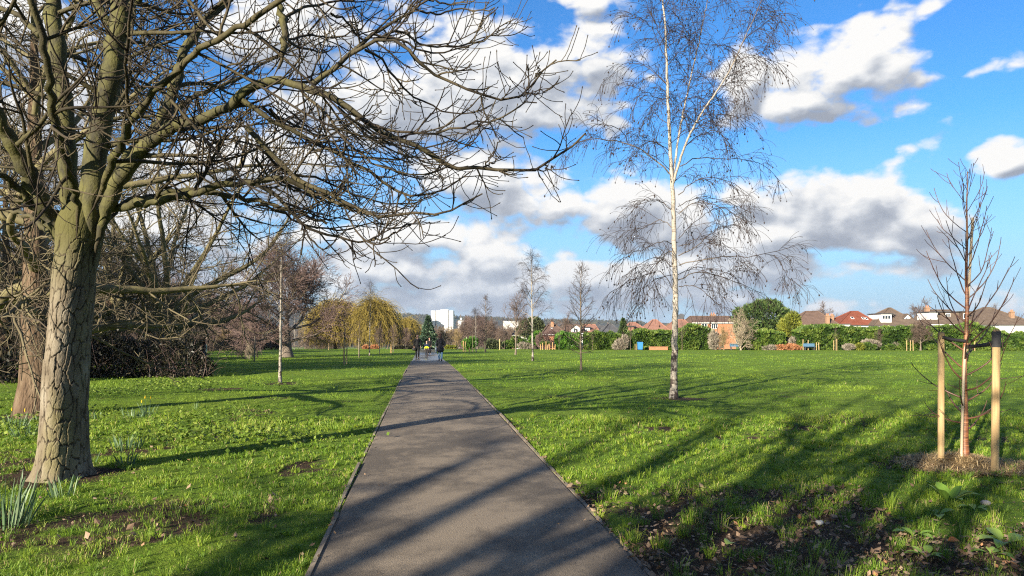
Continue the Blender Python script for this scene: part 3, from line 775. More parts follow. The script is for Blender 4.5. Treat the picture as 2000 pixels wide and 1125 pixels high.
def main_chestnut():
    rng = np.random.default_rng(101)
    Y0 = 8.25
    base = np.array([(120 - 1000) * Y0 / F, Y0, 0.])
    base[2] = float(gz(base[0], base[1]))
    t = thing('chestnut_tree', 'large bare chestnut tree with thick fissured trunk nearest the path on the left', 'tree', base)
    px = F / Y0
    prof = np.array([(945, 62, 176), (930, 67, 173), (900, 71, 173), (850, 76, 173), (800, 80, 173), (750, 82, 174), (700, 86, 176), (650, 93, 179), (600, 98, 184), (550, 101, 189), (500, 104, 197), (470, 104, 205), (440, 104, 211), (415, 112, 208), (398, 128, 196), (390, 150, 175)])
    v = np.linspace(945, 390, 420)
    xl = np.interp(v, prof[::-1, 0], prof[::-1, 1]); xr = np.interp(v, prof[::-1, 0], prof[::-1, 2])
    kk = np.ones(15) / 15
    xl = np.convolve(np.pad(xl, 7, mode='edge'), kk, 'valid'); xr = np.convolve(np.pad(xr, 7, mode='edge'), kk, 'valid')
    cen = np.stack([((xl + xr) / 2 - 1000) / px, np.full(420, Y0), EYE + (HOR - v) / px], -1)
    ra = (xr - xl) / 2 / px * .765; rb = ra * np.interp(v, [390, 470, 600, 945], [1.0, 1.1, 1.4, 1.4])
    flare = .26 * np.exp(-(cen[:, 2] - base[2]) / .13)
    fade = sstep(395, 520, v)
    mb = MB()
    bark_loft(mb, cen, ra, rb, 300, .045, 4.0, .0125, (.058, .21), flare, .12 + .88 * fade)
    mb.build('trunk', M['chestnut_trunk'], t, base)
    # --- limbs: (photo column, row, depth offset), radius at start and end
    limbs = [
        ([(140, 520, -.02), (112, 445, -.06), (75, 385, -.25), (42, 315, -.45), (2, 240, -.7), (-40, 165, -.9), (-95, 70, -1.2)], .13, .05),
        ([(136, 520, .08), (133, 420, .1), (130, 330, .1), (126, 240, .1), (116, 140, .15), (104, 40, .2), (98, -90, .3), (80, -260, .5), (85, -480, .6)], .15, .035),
        ([(170, 540, -.05), (176, 430, -.12), (184, 335, -.1), (202, 215, -.1), (224, 110, -.15), (236, 10, -.2), (250, -120, -.2), (262, -290, -.1), (240, -520, .1)], .172, .035),
        ([(180, 520, -.02), (204, 425, -.12), (228, 360, -.18), (256, 318, -.25), (292, 279, -.35), (342, 246, -.5), (398, 233, -.6), (452, 200, -.7), (496, 168, -.75), (528, 158, -.8), (580, 165, -.85), (626, 188, -.9), (660, 195, -.9), (712, 240, -.95)], .118, .020),
        ([(292, 279, -.35), (305, 252, -.2), (330, 205, .0), (350, 140, .2), (363, 95, .3), (392, 52, .45), (440, 5, .7), (520, -60, 1.1)], .085, .03),
        ([(192, 470, .05), (212, 415, .0), (250, 402, -.1), (318, 388, -.25), (398, 371, -.4), (480, 356, -.5), (545, 350, -.6), (604, 372, -.7), (690, 410, -.8)], .070, .017),
        ([(195, 455, .1), (240, 400, .25), (300, 385, .4), (372, 372, .5), (450, 382, .6), (540, 402, .7), (640, 435, .8)], .062, .016),
        ([(108, 470, .05), (88, 432, -.1), (55, 395, -.3), (18, 352, -.5), (-40, 322, -.8), (-120, 300, -1.1)], .055, .02),
        ([(120, 500, .1), (95, 455, .4), (60, 425, .8), (10, 410, 1.2), (-60, 405, 1.6)], .045, .016),
        ([(530, 158, -.8), (548, 120, -.75), (553, 60, -.7), (545, -10, -.6), (530, -110, -.5), (545, -230, -.4)], .048, .02),
        ([(150, 480, .3), (160, 400, .7), (185, 310, 1.2), (215, 220, 1.8), (240, 120, 2.3), (262, -10, 2.8), (270, -170, 3.2)], .12, .03),
        ([(150, 470, -.2), (150, 400, -.5), (130, 320, -1.0), (105, 225, -1.5), (90, 110, -1.9), (60, -30, -2.2), (40, -220, -2.4)], .06, .02),
        ([(170, 430, -.2), (215, 330, -.7), (262, 235, -1.2), (330, 150, -1.6), (410, 85, -1.9), (520, 20, -2.2), (640, -60, -2.4)], .055, .018),
        ([(165, 440, .3), (228, 330, 1.0), (300, 250, 1.7), (380, 190, 2.4), (470, 150, 3.0), (560, 100, 3.4)], .07, .018),
        ([(236, 30, -.2), (262, 5, -.3), (330, -40, -.5), (420, -100, -.8), (540, -150, -1.0)], .075, .02),
        ([(236, 60, -.2), (205, 35, -.1), (180, -10, .0), (160, -100, .2)], .07, .02),
        ([(112, 110, .15), (70, 60, .3), (20, 22, .5), (-50, 10, .7)], .05, .02),
    ]
    allQ, allR = [], []
    for k, (pts, r0, r1) in enumerate(limbs):
        p = np.array([P(u, vv, Y0 + d) for u, vv, d in pts])
        n = 40
        q = resample(p, n); w = rng.normal(0, .012, (n, 3)); w[:2] = 0; q = q + w
        R = taper([r0 * .90], r1, n, .85)[0] * (.08 + .92 * sstep(0, 9, np.arange(n))) * (1 + .06 * np.sin(np.arange(n) * 1.7 + k) + rng.normal(0, .05, n))
        lm = MB(); tubes(lm, q, R, 14 if r0 > .06 else 9, rng)
        o = lm.build('limb', M['chestnut_limb'], t, base)
        allQ.append((q, R, o, k))
    # --- long arching branches traced on the open side (crop columns / rows)
    c2 = lambda x, y: (500 + x / 2.25, y / 2.25)
    S = [
        ([(240, 385), (360, 440), (480, 540), (600, 600), (720, 650), (800, 700), (890, 745), (1000, 742), (1120, 748), (1200, 750), (1270, 725), (1350, 670), (1450, 585)], .028, .009, -.6),
        ([(990, 740), (1040, 680), (1062, 640), (1075, 600)], .010, .006, -.6), ([(1000, 737), (1040, 715), (1075, 690)], .009, .006, -.6), ([(1270, 725), (1285, 745), (1310, 725)], .008, .006, -.6),
        ([(250, 370), (340, 310), (440, 215), (520, 150), (600, 100), (700, 40), (760, 0), (830, -80)], .026, .008, -.4),
        ([(340, 310), (420, 235), (470, 210), (540, 170), (640, 190), (740, 300), (830, 345), (940, 400), (1040, 430), (1120, 440), (1180, 400), (1230, 340), (1280, 300), (1330, 265)], .018, .0075, -.9),
        ([(1195, 395), (1200, 340), (1185, 285)], .008, .006, -.9), ([(1225, 345), (1245, 315), (1245, 292)], .007, .006, -.9), ([(1150, 430), (1260, 400), (1310, 380), (1335, 362)], .008, .006, -.9),
        ([(480, 220), (560, 280), (640, 380), (700, 430), (800, 480), (880, 495), (960, 490), (1040, 455)], .013, .006, .3),
        ([(540, 170), (620, 130), (700, 180), (760, 200), (850, 200), (960, 190), (1040, 150), (1090, 105), (1150, 72)], .013, .006, .2),
        ([(440, 520), (500, 545), (620, 580), (750, 590), (850, 570), (960, 545), (1080, 520), (1160, 460), (1240, 435)], .013, .006, -1.2),
        ([(360, 470), (470, 560), (560, 620), (680, 650), (800, 640), (880, 610), (950, 570), (1035, 545)], .013, .006, .6),
        ([(60, 480), (180, 590), (330, 660), (450, 690), (600, 700), (720, 690), (830, 690), (940, 640), (1000, 560)], .014, .006, .9),
        ([(-60, 440), (120, 560), (260, 620), (380, 680), (480, 740), (560, 800), (640, 855), (720, 860), (800, 840), (880, 800), (950, 760)], .026, .007, -.3),
        ([(-40, 560), (100, 700), (200, 800), (320, 850), (420, 910), (500, 945), (620, 940), (770, 945), (860, 920), (950, 880), (1000, 855)], .026, .007, -.9),
        ([(0, 810), (120, 880), (200, 980), (300, 1030), (400, 1055), (490, 1065), (560, 1010), (610, 960)], .020, .007, -.7),
        ([(490, 1065), (600, 1030), (700, 970), (770, 945)], .010, .006, -.7), ([(180, 965), (240, 1040), (285, 1095), (330, 1075), (350, 1045)], .010, .006, -.7),
        ([(0, 900), (110, 930), (220, 990), (330, 1010), (450, 1000), (540, 960), (620, 900)], .013, .006, .4),
        ([(120, 800), (260, 870), (380, 900), (480, 960), (580, 1000), (680, 990)], .012, .006, 1.2),
        ([(520, 150), (650, 185), (780, 230), (900, 210), (1000, 180), (1060, 130)], .012, .006, -.3),
        ([(700, 40), (790, 60), (880, 40), (960, 45), (1050, 38)], .010, .006, -.4), ([(760, 0), (840, 20), (900, 10), (940, -10)], .010, .006, -.4),
        ([(330, 60), (420, 120), (520, 260), (560, 330), (560, 390), (500, 430)], .012, .006, .6),
        ([(125, 80), (220, 30), (340, 10), (450, -10), (560, -60)], .016, .007, .1), ([(110, 190), (230, 150), (340, 170), (460, 120), (560, 40)], .014, .006, .5),
        ([(0, 640), (140, 760), (280, 790), (420, 850), (520, 880), (640, 900), (730, 880), (790, 850)], .015, .006, .2),
        ([(60, 500), (200, 560), (300, 600), (420, 600), (520, 620), (640, 640)], .015, .006, 1.6),
        ([(0, 700), (80, 800), (200, 840), (340, 900), (460, 930), (560, 990)], .015, .006, 1.8),
        ([(200, 400), (300, 500), (420, 640), (520, 720), (640, 760), (760, 760), (850, 720)], .014, .006, -1.3),
    ]
    Q2, R2 = [], []
    for k, (pts, r0, r1, dy) in enumerate(S):
        m = len(pts)
        p = np.array([P(*c2(x, y), Y0 - .8 + (dy + .8) * min(1, (i + 1) / (m * .6))) for i, (x, y) in enumerate(pts)])
        if len(pts) <= 4 and r0 <= .010: p = np.array([P(*c2(x, y), Y0 + dy) for x, y in pts])
        q = set_wiggle(p, 16, rng, .010); Q2.append(q); R2.append(taper([r0 * 1.15], r1, 16)[0])
    Q2, R2 = np.array(Q2), np.array(R2)
    sub = MB(); tubes(sub, Q2, R2, 6, rng)
    big = plen(Q2) > 1.3
    twigs(sub, Q2[big], R2[big], rng, [dict(CH_SPEC[0], k=10, len=(.3, 1.0), g1=.14, upb=.15), dict(CH_SPEC[1], k=4)])
    twigs(sub, Q2[~big], R2[~big], rng, [dict(CH_SPEC[1], k=5)])
    sub.build('crown', M['chestnut_limb'], t, base)
    # --- procedural secondaries on every limb, with their twigs, as the limb's own child
    for q, R, o, k in allQ:
        L = plen(q[None])[0]
        nk = max(4, int(L * 1.7))
        s, d, pr, tt, Lp = spawn(q[None], R[None], nk, .22, .99, 58, rng, 14, 0, .1)
        Ls = rng.uniform(1.1, 2.7, nk) * (1 - .35 * tt)
        low = k in (3, 5, 6); d = nrm(d + np.array([.22, .12, .22 if low else -.02])); Ls = Ls * (.62 if low else 1); qq = march(s, d, Ls, 14, .075, -.05 if low else -.10, .13, rng)
        rr = taper(np.minimum(pr * .55, .03), .007, 14)
        m2 = MB(); tubes(m2, qq, rr, 5, rng)
        twigs(m2, qq, rr, rng, [dict(CH_SPEC[0], k=8), dict(CH_SPEC[1], k=3)])
        m2.build('crown', M['chestnut_limb'], o, base)
    return t
main_chestnut()

# ------------------------------------------------------------------ other bare trees
def tree_mesh(name, mat, seed, h, lead, r0, limbs, spec, wob=.03, lean=(0, 0), rtop=.012, trunk_mat=None, sides=8, flare=.5, tsides=None):
    """a leader up to `lead`, limbs along it, then the twig levels of spec -> (trunk mesh, crown mesh), rooted at the origin"""
    rng = np.random.default_rng(seed)
    n = 24
    z = np.linspace(-.15, lead, n)
    q = np.stack([lean[0] * (np.maximum(z, 0) / lead) ** 1.5, lean[1] * (np.maximum(z, 0) / lead) ** 1.5, z], -1)
    w = np.cumsum(rng.normal(0, wob * lead / n, (n, 3)), 0); w[:, 2] = 0; q = q + w - w[0]
    R = taper([r0], rtop, n, .9)[0]; R += flare * r0 * np.exp(-np.maximum(z, 0) / (1.6 * r0))
    tr = MB(); tubes(tr, q, R, tsides or sides, rng)
    cr = MB()
    Qs = []
    for lb in limbs:
        k = lb['k']
        s, d, pr, t, _ = spawn(q[None], R[None], k, lb['t0'], lb['t1'], 0, rng, 0)
        tan = np.array([0, 0, 1.])
        az = (np.arange(k) * 2.399 + rng.uniform(0, 6) + rng.normal(0, .35, k))
        a = np.radians(np.interp(t, [lb['t0'], lb['t1']], lb['ang']) + rng.normal(0, lb.get('dang', 8), k))
        d = np.stack([np.sin(a) * np.cos(az), np.sin(a) * np.sin(az), np.cos(a)], -1)
        L = np.interp((t - lb['t0']) / (lb['t1'] - lb['t0']), *lb['shape']) * rng.uniform(.75, 1.15, k)
        m = lb.get('n', 12)
        Q = march(s, d, L, m, lb.get('wob', .07), lb['g'][0], lb['g'][1], rng)
        RR = taper(np.minimum(pr * lb.get('rf', .6), lb.get('rmax', 1)), lb.get('rt', .008), m)
        tubes(cr, Q, RR, lb.get('sides', 5), rng)
        twigs(cr, Q, RR, rng, spec)
    return tr.mesh(name + ' trunk', trunk_mat or mat), cr.mesh(name + ' crown', mat)

def height_of(me):
    co_ = np.empty(len(me.vertices) * 3, np.float32); me.vertices.foreach_get('co', co_)
    return float(co_.reshape(-1, 3)[:, 2].max())
VAR = {}
def variant(key, *a, **k):
    tr, cr = tree_mesh(key, *a, **k); VAR[key] = (tr, cr, max(height_of(tr), height_of(cr)))

TW = lambda k1, l1, k2, l2, r=.012, g=.03, rt=.006, drop=0.: [dict(k=k1, t0=.15, t1=1, ang=42, len=l1, tip=.45, g0=-.01, g1=g, n=6, wob=.12, r=(r, rt)), dict(k=k2, t0=.15, t1=1, ang=38, len=l2, tip=.3, g0=0, g1=g, n=5, wob=.14, r=(rt * 1.3, rt))]
variant('chestnut', M['chestnut_far'], 31, 11, 8.5, .30, [dict(k=22, t0=.17, t1=.98, ang=(80, 22), shape=([0, .3, 1], [4.4, 4.6, 2.8]), g=(-.04, .04), n=16, rf=.6, rmax=.12, rt=.012, trunk=True, sides=7, wob=.09)],
        [dict(k=12, t0=.2, t1=1, ang=50, len=(1.0, 2.6), tip=.4, g0=-.10, g1=.11, n=9, wob=.12, r=(.025, .009), sides=4), dict(k=8, t0=.15, t1=1, ang=46, len=(.35, 1.1), tip=.4, g0=-.05, g1=.14, n=6, wob=.15, r=(.010, .007)), dict(k=3, t0=.3, t1=1, ang=44, len=(.15, .4), tip=.3, g0=0, g1=.12, n=4, wob=.15, r=(.006, .005))], trunk_mat=M['chestnut_old'], tsides=16)
variant('low_chestnut', M['chestnut_far'], 33, 10, 3.0, .34, [dict(k=15, t0=.45, t1=1, ang=(84, 14), shape=([0, .3, 1], [6.2, 6.6, 7.2]), g=(-.02, .035), n=18, rf=.62, rmax=.17, rt=.014, sides=7, wob=.085)],
        [dict(k=13, t0=.12, t1=1, ang=52, len=(1.2, 3.0), tip=.4, g0=-.10, g1=.11, n=9, wob=.11, r=(.030, .010), sides=4), dict(k=8, t0=.15, t1=1, ang=46, len=(.4, 1.2), tip=.4, g0=-.05, g1=.14, n=6, wob=.14, r=(.011, .008)), dict(k=3, t0=.3, t1=1, ang=44, len=(.15, .4), tip=.3, g0=0, g1=.12, n=4, wob=.15, r=(.007, .006))], trunk_mat=M['chestnut_old'], tsides=16, rtop=.20)
variant('open_chestnut', M['chestnut_far'], 37, 10, 2.6, .36, [dict(k=9, t0=.5, t1=1, ang=(58, 8), shape=([0, .3, 1], [6.5, 7.2, 7.8]), g=(-.01, .02), n=18, rf=.62, rmax=.19, rt=.03, sides=7, wob=.07)],
        [dict(k=4, t0=.35, t1=1, ang=46, len=(1.4, 3.6), tip=.4, g0=-.06, g1=.08, n=9, wob=.11, r=(.06, .018), sides=4), dict(k=3, t0=.2, t1=1, ang=46, len=(.5, 1.5), tip=.4, g0=-.04, g1=.12, n=6, wob=.14, r=(.014, .009))], trunk_mat=M['chestnut_old'], tsides=16, rtop=.22)
variant('oak', M['bare_purple'], 41, 10, 5.5, .42, [dict(k=20, t0=.22, t1=1, ang=(78, 25), shape=([0, .4, 1], [6.0, 6.0, 4.4]), g=(.0, .035), n=16, rf=.55, rmax=.16, rt=.014, trunk=True, sides=6, wob=.09)],
        [dict(k=14, t0=.2, t1=1, ang=44, len=(1.2, 2.9), tip=.4, g0=-.01, g1=.05, n=8, wob=.11, r=(.03, .012), sides=4), dict(k=10, t0=.1, t1=1, ang=40, len=(.6, 1.5), tip=.3, g0=0, g1=.03, n=6, wob=.12, r=(.019, .015)), dict(k=4, t0=.2, t1=1, ang=35, len=(.3, .8), tip=.3, g0=0, g1=.02, n=4, wob=.1, r=(.015, .012))], tsides=14)
variant('round', M['bare_brown'], 52, 9, 5, .22, [dict(k=16, t0=.3, t1=1, ang=(62, 12), shape=([0, .5, 1], [3.2, 3.6, 3.4]), g=(.01, .03), n=12, rf=.6, rmax=.10, rt=.016, trunk=True, sides=5, wob=.08)], TW(12, (.9, 2.0), 10, (.5, 1.1), .026, .03, .016))
variant('vase', M['bare_golden'], 63, 8, 3.6, .16, [dict(k=14, t0=.3, t1=1, ang=(55, 10), shape=([0, 1], [2.9, 3.6]), g=(.01, .02), n=12, rf=.7, rmax=.09, rt=.014, trunk=True, sides=5, wob=.07)], TW(12, (.7, 1.6), 10, (.4, .9), .024, .0, .015))
variant('shrub', M['bare_pale'], 74, 4, 1.0, .10, [dict(k=14, t0=.1, t1=1, ang=(50, 12), shape=([0, 1], [2.6, 3.2]), g=(.01, .02), n=10, rf=.6, rmax=.05, rt=.014, trunk=True, sides=5, wob=.08)], TW(9, (.7, 1.4), 8, (.4, .8), .02, .01, .013))
SAP = [dict(k=6, t0=.25, t1=1, ang=40, len=(.18, .5), tip=.4, g0=0, g1=.05, n=5, wob=.08, r=(.008, .005)), dict(k=3, t0=.3, t1=1, ang=36, len=(.1, .25), tip=.3, g0=0, g1=.04, n=4, wob=.1, r=(.005, .004))]
variant('larch', M['sapling_bark'], 85, 5.6, 5.6, .065, [dict(k=52, t0=.17, t1=.97, ang=(72, 38), shape=([0, .18, .6, 1], [.9, 1.35, .9, .25]), g=(.02, .045), n=9, rf=.5, rmax=.02, rt=.006, sides=4, wob=.05)], SAP, rtop=.012)
variant('sapling', M['sapling_bark'], 96, 4.4, 4.2, .05, [dict(k=20, t0=.32, t1=.97, ang=(50, 24), shape=([0, .3, 1], [1.3, 1.4, .5]), g=(.01, .05), n=9, rf=.6, rmax=.02, rt=.006, sides=4, wob=.06)], SAP, rtop=.01)
variant('upright', M['bare_brown'], 97, 6, 4.2, .09, [dict(k=22, t0=.30, t1=1, ang=(48, 16), shape=([0, .4, 1], [1.9, 2.0, 1.3]), g=(.0, .05), n=10, rf=.65, rmax=.04, rt=.010, sides=4, wob=.06)], [dict(k=8, t0=.2, t1=1, ang=40, len=(.5, 1.2), tip=.4, g0=0, g1=.05, n=6, wob=.09, r=(.014, .008)), dict(k=4, t0=.2, t1=1, ang=36, len=(.25, .6), tip=.3, g0=0, g1=.03, n=4, wob=.1, r=(.008, .006))], rtop=.02)
BIR = [dict(k=8, t0=.2, t1=1, ang=42, len=(.35, .9), tip=.3, g0=.0, g1=-.16, n=7, wob=.08, r=(.008, .005)), dict(k=5, t0=.2, t1=1, ang=38, len=(.2, .5), tip=.2, g0=-.08, g1=-.22, n=5, wob=.08, r=(.005, .004))]
def birch_limbs(k, L): return [dict(k=k, t0=.34, t1=.97, ang=(55, 26), shape=([0, .3, 1], [L, L * 1.05, L * .35]), g=(.0, .02), n=10, rf=.6, rmax=.022, rt=.006, sides=4, wob=.06)]
variant('birch', M['birch_twig'], 108, 6.5, 6.3, .078, birch_limbs(24, 1.5), BIR, trunk_mat=M['birch'], rtop=.012, flare=.35, lean=(.05, 0))
variant('birch_b', M['birch_twig'], 119, 6.5, 6.3, .088, [dict(birch_limbs(26, 1.6)[0], t0=.42)], BIR, trunk_mat=M['birch'], rtop=.012, flare=.35, lean=(-.08, 0))

def put(kind, name, label, cat, u, Y, vtop=None, h=None, group=None, wide=1., rot=None, base=None, zlift=0):
    tr, cr, hh = VAR[kind]
    b = GY(u, Y) if base is None else base
    b = b + np.array([0, 0, zlift])
    H_ = (zof(vtop, b[1]) - b[2]) if h is None else h
    s = H_ / hh
    t = thing(name, label, cat, b, group, rot if rot is not None else (u * 1.37 % 6.28), (s * wide, s * wide, s))
    child('trunk', tr, t); child('crown', cr, t)
    return t

# ------------------------------------------------------------------ big birch on the right
def big_birch():
    rng = np.random.default_rng(303)
    b = G(1316, 776); Y0 = b[1]
    t = thing('birch_tree', 'tall bare silver birch with three pale stems and drooping twigs on the open lawn', 'tree', b)
    def tr(pts): return np.array([P(u, v, Y0 + d) for u, v, d in pts])
    stems = [([(1316, 790, 0), (1317, 730, 0), (1318, 660, 0), (1319, 580, 0), (1317, 480, 0), (1315, 400, 0), (1312, 345, 0), (1309, 290, 0), (1305, 200, 0), (1302, 120, 0), (1299, 50, 0), (1292, -20, 0), (1285, -110, 0)], .088, .010),
             ([(1313, 350, 0), (1322, 290, .2), (1331, 235, .35), (1343, 180, .5), (1356, 120, .6), (1368, 70, .7), (1380, 10, .8), (1400, -80, .9)], .031, .006),
             ([(1314, 360, 0), (1326, 320, -.2), (1342, 275, -.35), (1362, 235, -.5), (1388, 195, -.6), (1412, 160, -.7), (1435, 118, -.8), (1456, 70, -.9), (1475, 30, -1), (1500, -30, -1.1)], .034, .006)]
    tm = MB(); Q, R = [], []
    for k, (p, r0, r1) in enumerate(stems):
        q = resample(tr(p), 60); q[:, :2] += rng.normal(0, .006, (60, 2))
        rr = taper([r0], r1, 60, .95)[0]
        if k == 0:
            zz = q[:, 2] - b[2]; rr = rr + .035 * np.exp(-np.maximum(zz, 0) / .12) + .008 * np.exp(-np.maximum(zz, 0) / .8)
        m_ = MB(); tubes(m_, q, rr, 16 if k == 0 else 10, rng, tone=rr * 1.25)
        m_.build('trunk' if k == 0 else 'stem', M['birch'], t, b)
        Q.append(q); R.append(rr)
    c4_ = lambda x, y: (1050 + x / 2.678, y / 2.678); c5_ = lambda x, y: (1150 + x / 2.678, 380 + y / 2.678)
    br = []
    for pts, r0, d in [([(690, 910), (640, 850), (560, 790), (470, 750), (380, 735), (270, 728), (150, 790), (80, 880)], .020, -.5), ([(475, 750), (440, 690), (380, 660), (300, 655), (250, 690)], .011, -.7),
                       ([(735, 1020), (800, 965), (870, 930), (960, 935), (1060, 985), (1110, 1050)], .012, -.6), ([(745, 870), (830, 825), (950, 830), (1080, 835), (1190, 870), (1270, 950)], .014, .7),
                       ([(680, 440), (620, 390), (560, 345), (480, 330), (410, 360), (380, 420)], .011, .5), ([(680, 330), (640, 240), (590, 140), (540, 95), (470, 100)], .010, -.4), ([(690, 260), (640, 180), (600, 80), (560, 0)], .010, .4),
                       ([(840, 240), (780, 170), (740, 90), (700, 60)], .009, -.5), ([(850, 230), (950, 235), (1010, 250), (1050, 330)], .008, .6), ([(1030, 320), (1120, 290), (1190, 300), (1250, 340)], .010, -.4), ([(1090, 200), (1180, 130), (1260, 70), (1280, 130)], .009, -.3),
                       ([(930, 500), (1000, 430), (1060, 450), (1080, 520)], .008, -.6), ([(840, 640), (940, 600), (1040, 610), (1090, 660)], .010, .4), ([(790, 750), (880, 690), (960, 700), (1000, 800)], .010, -.8), ([(760, 530), (830, 505), (920, 510), (970, 580)], .009, .7),
                       ([(680, 520), (620, 510), (550, 480), (500, 560)], .010, -.6), ([(690, 660), (600, 590), (560, 620), (540, 700)], .010, .6), ([(690, 790), (600, 740), (520, 790), (470, 860)], .010, -.9), ([(735, 1080), (850, 1030), (980, 1050), (1110, 1110)], .011, .8)]:
        br.append((np.array([P(*c4_(x, y), Y0 + d * i / (len(pts) - 1) * 1.6) for i, (x, y) in enumerate(pts)]), r0))
    for pts, r0, d in [([(470, 370), (560, 345), (700, 325), (850, 325), (970, 300), (1080, 270)], .015, -.6), ([(970, 315), (1010, 370), (1050, 440), (1120, 490)], .007, -.6), ([(470, 320), (560, 270), (650, 200), (740, 165), (800, 150)], .014, .5), ([(470, 445), (540, 410), (640, 415), (740, 445), (830, 480), (900, 520)], .015, .5),
                       ([(470, 480), (560, 480), (640, 540), (700, 600)], .011, -.5), ([(440, 260), (390, 240), (300, 280), (230, 310), (160, 345)], .012, -.6), ([(440, 300), (400, 310), (390, 340), (330, 380), (260, 470)], .013, .4), ([(435, 490), (380, 400), (300, 420), (210, 450), (110, 515)], .010, -.4), ([(440, 180), (380, 130), (300, 170), (200, 190), (140, 240)], .012, .5),
                       ([(470, 100), (560, 40), (680, 60), (780, 120), (830, 190)], .012, -.7), ([(440, 90), (360, 30), (260, 60), (190, 130)], .011, .7), ([(470, 230), (560, 140), (650, 80), (760, 60)], .010, .8), ([(440, 380), (360, 330), (270, 360), (200, 430)], .010, 1.), ([(470, 270), (580, 230), (700, 260), (790, 320)], .010, -1.), ([(465, 420), (560, 380), (680, 400), (800, 440)], .010, 1.2), ([(440, 420), (350, 440), (300, 520), (280, 600)], .009, -.9)]:
        br.append((np.array([P(*c5_(x, y), Y0 + d * i / (len(pts) - 1) * 1.8) for i, (x, y) in enumerate(pts)]), r0))
    cr = MB()
    QB = np.array([set_wiggle(p, 16, rng, .014) for p, _ in br]); RB = np.array([taper([r], .005, 16)[0] for _, r in br])
    tubes(cr, QB, RB, 5, rng)
    A = dict(k=11, t0=.12, t1=1, ang=44, len=(.45, 1.2), tip=.35, g0=.0, g1=-.20, n=8, wob=.08, r=(.0065, .0042), flat=.2)
    Bq = dict(k=8, t0=.15, t1=1, ang=36, len=(.18, .66), tip=.15, g0=-.10, g1=-.26, n=6, wob=.07, r=(.0050, .0038))
    q1, _ = twigs(cr, QB, RB, rng, [A, Bq])
    ends = [q1]
    for q, rr in zip(Q, R):     # finer branches straight off the stems
        lo = 26 if q is Q[0] else 8
        s, d, pr, tt, _ = spawn(q[None, lo:], rr[None, lo:], 22, .05, 1., 46, rng, 10, .2, .1)
        L = rng.uniform(.6, 1.35, 22) * (1 - .35 * tt)
        qq = march(s, d, L, 10, .06, .02, -.10, rng); r2 = taper(np.minimum(pr * .5, .009), .0045, 10)
        tubes(cr, qq, r2, 4, rng)
        q1, _ = twigs(cr, qq, r2, rng, [dict(A, k=6, len=(.3, .8)), dict(Bq, k=4)]); ends.append(q1)
    # dry catkins
    E = np.concatenate([e[:, -1] for e in ends]); E = E[rng.random(len(E)) < .38]
    n = len(E); s = rng.uniform(.009, .023, n)[:, None, None]
    oc = np.array([(1, 0, 0), (0, 1, 0), (-1, 0, 0), (0, -1, 0), (0, 0, 1.5), (0, 0, -1.5)])[None]
    fc = np.array([(0, 1, 4), (1, 2, 4), (2, 3, 4), (3, 0, 4), (1, 0, 5), (2, 1, 5), (3, 2, 5), (0, 3, 5)])
    cr.add(E[:, None] + oc * s, (np.arange(n)[:, None, None] * 6 + fc[None]).reshape(-1, 3), .001)
    cr.build('crown', M['birch_twig'], t, b)
big_birch()

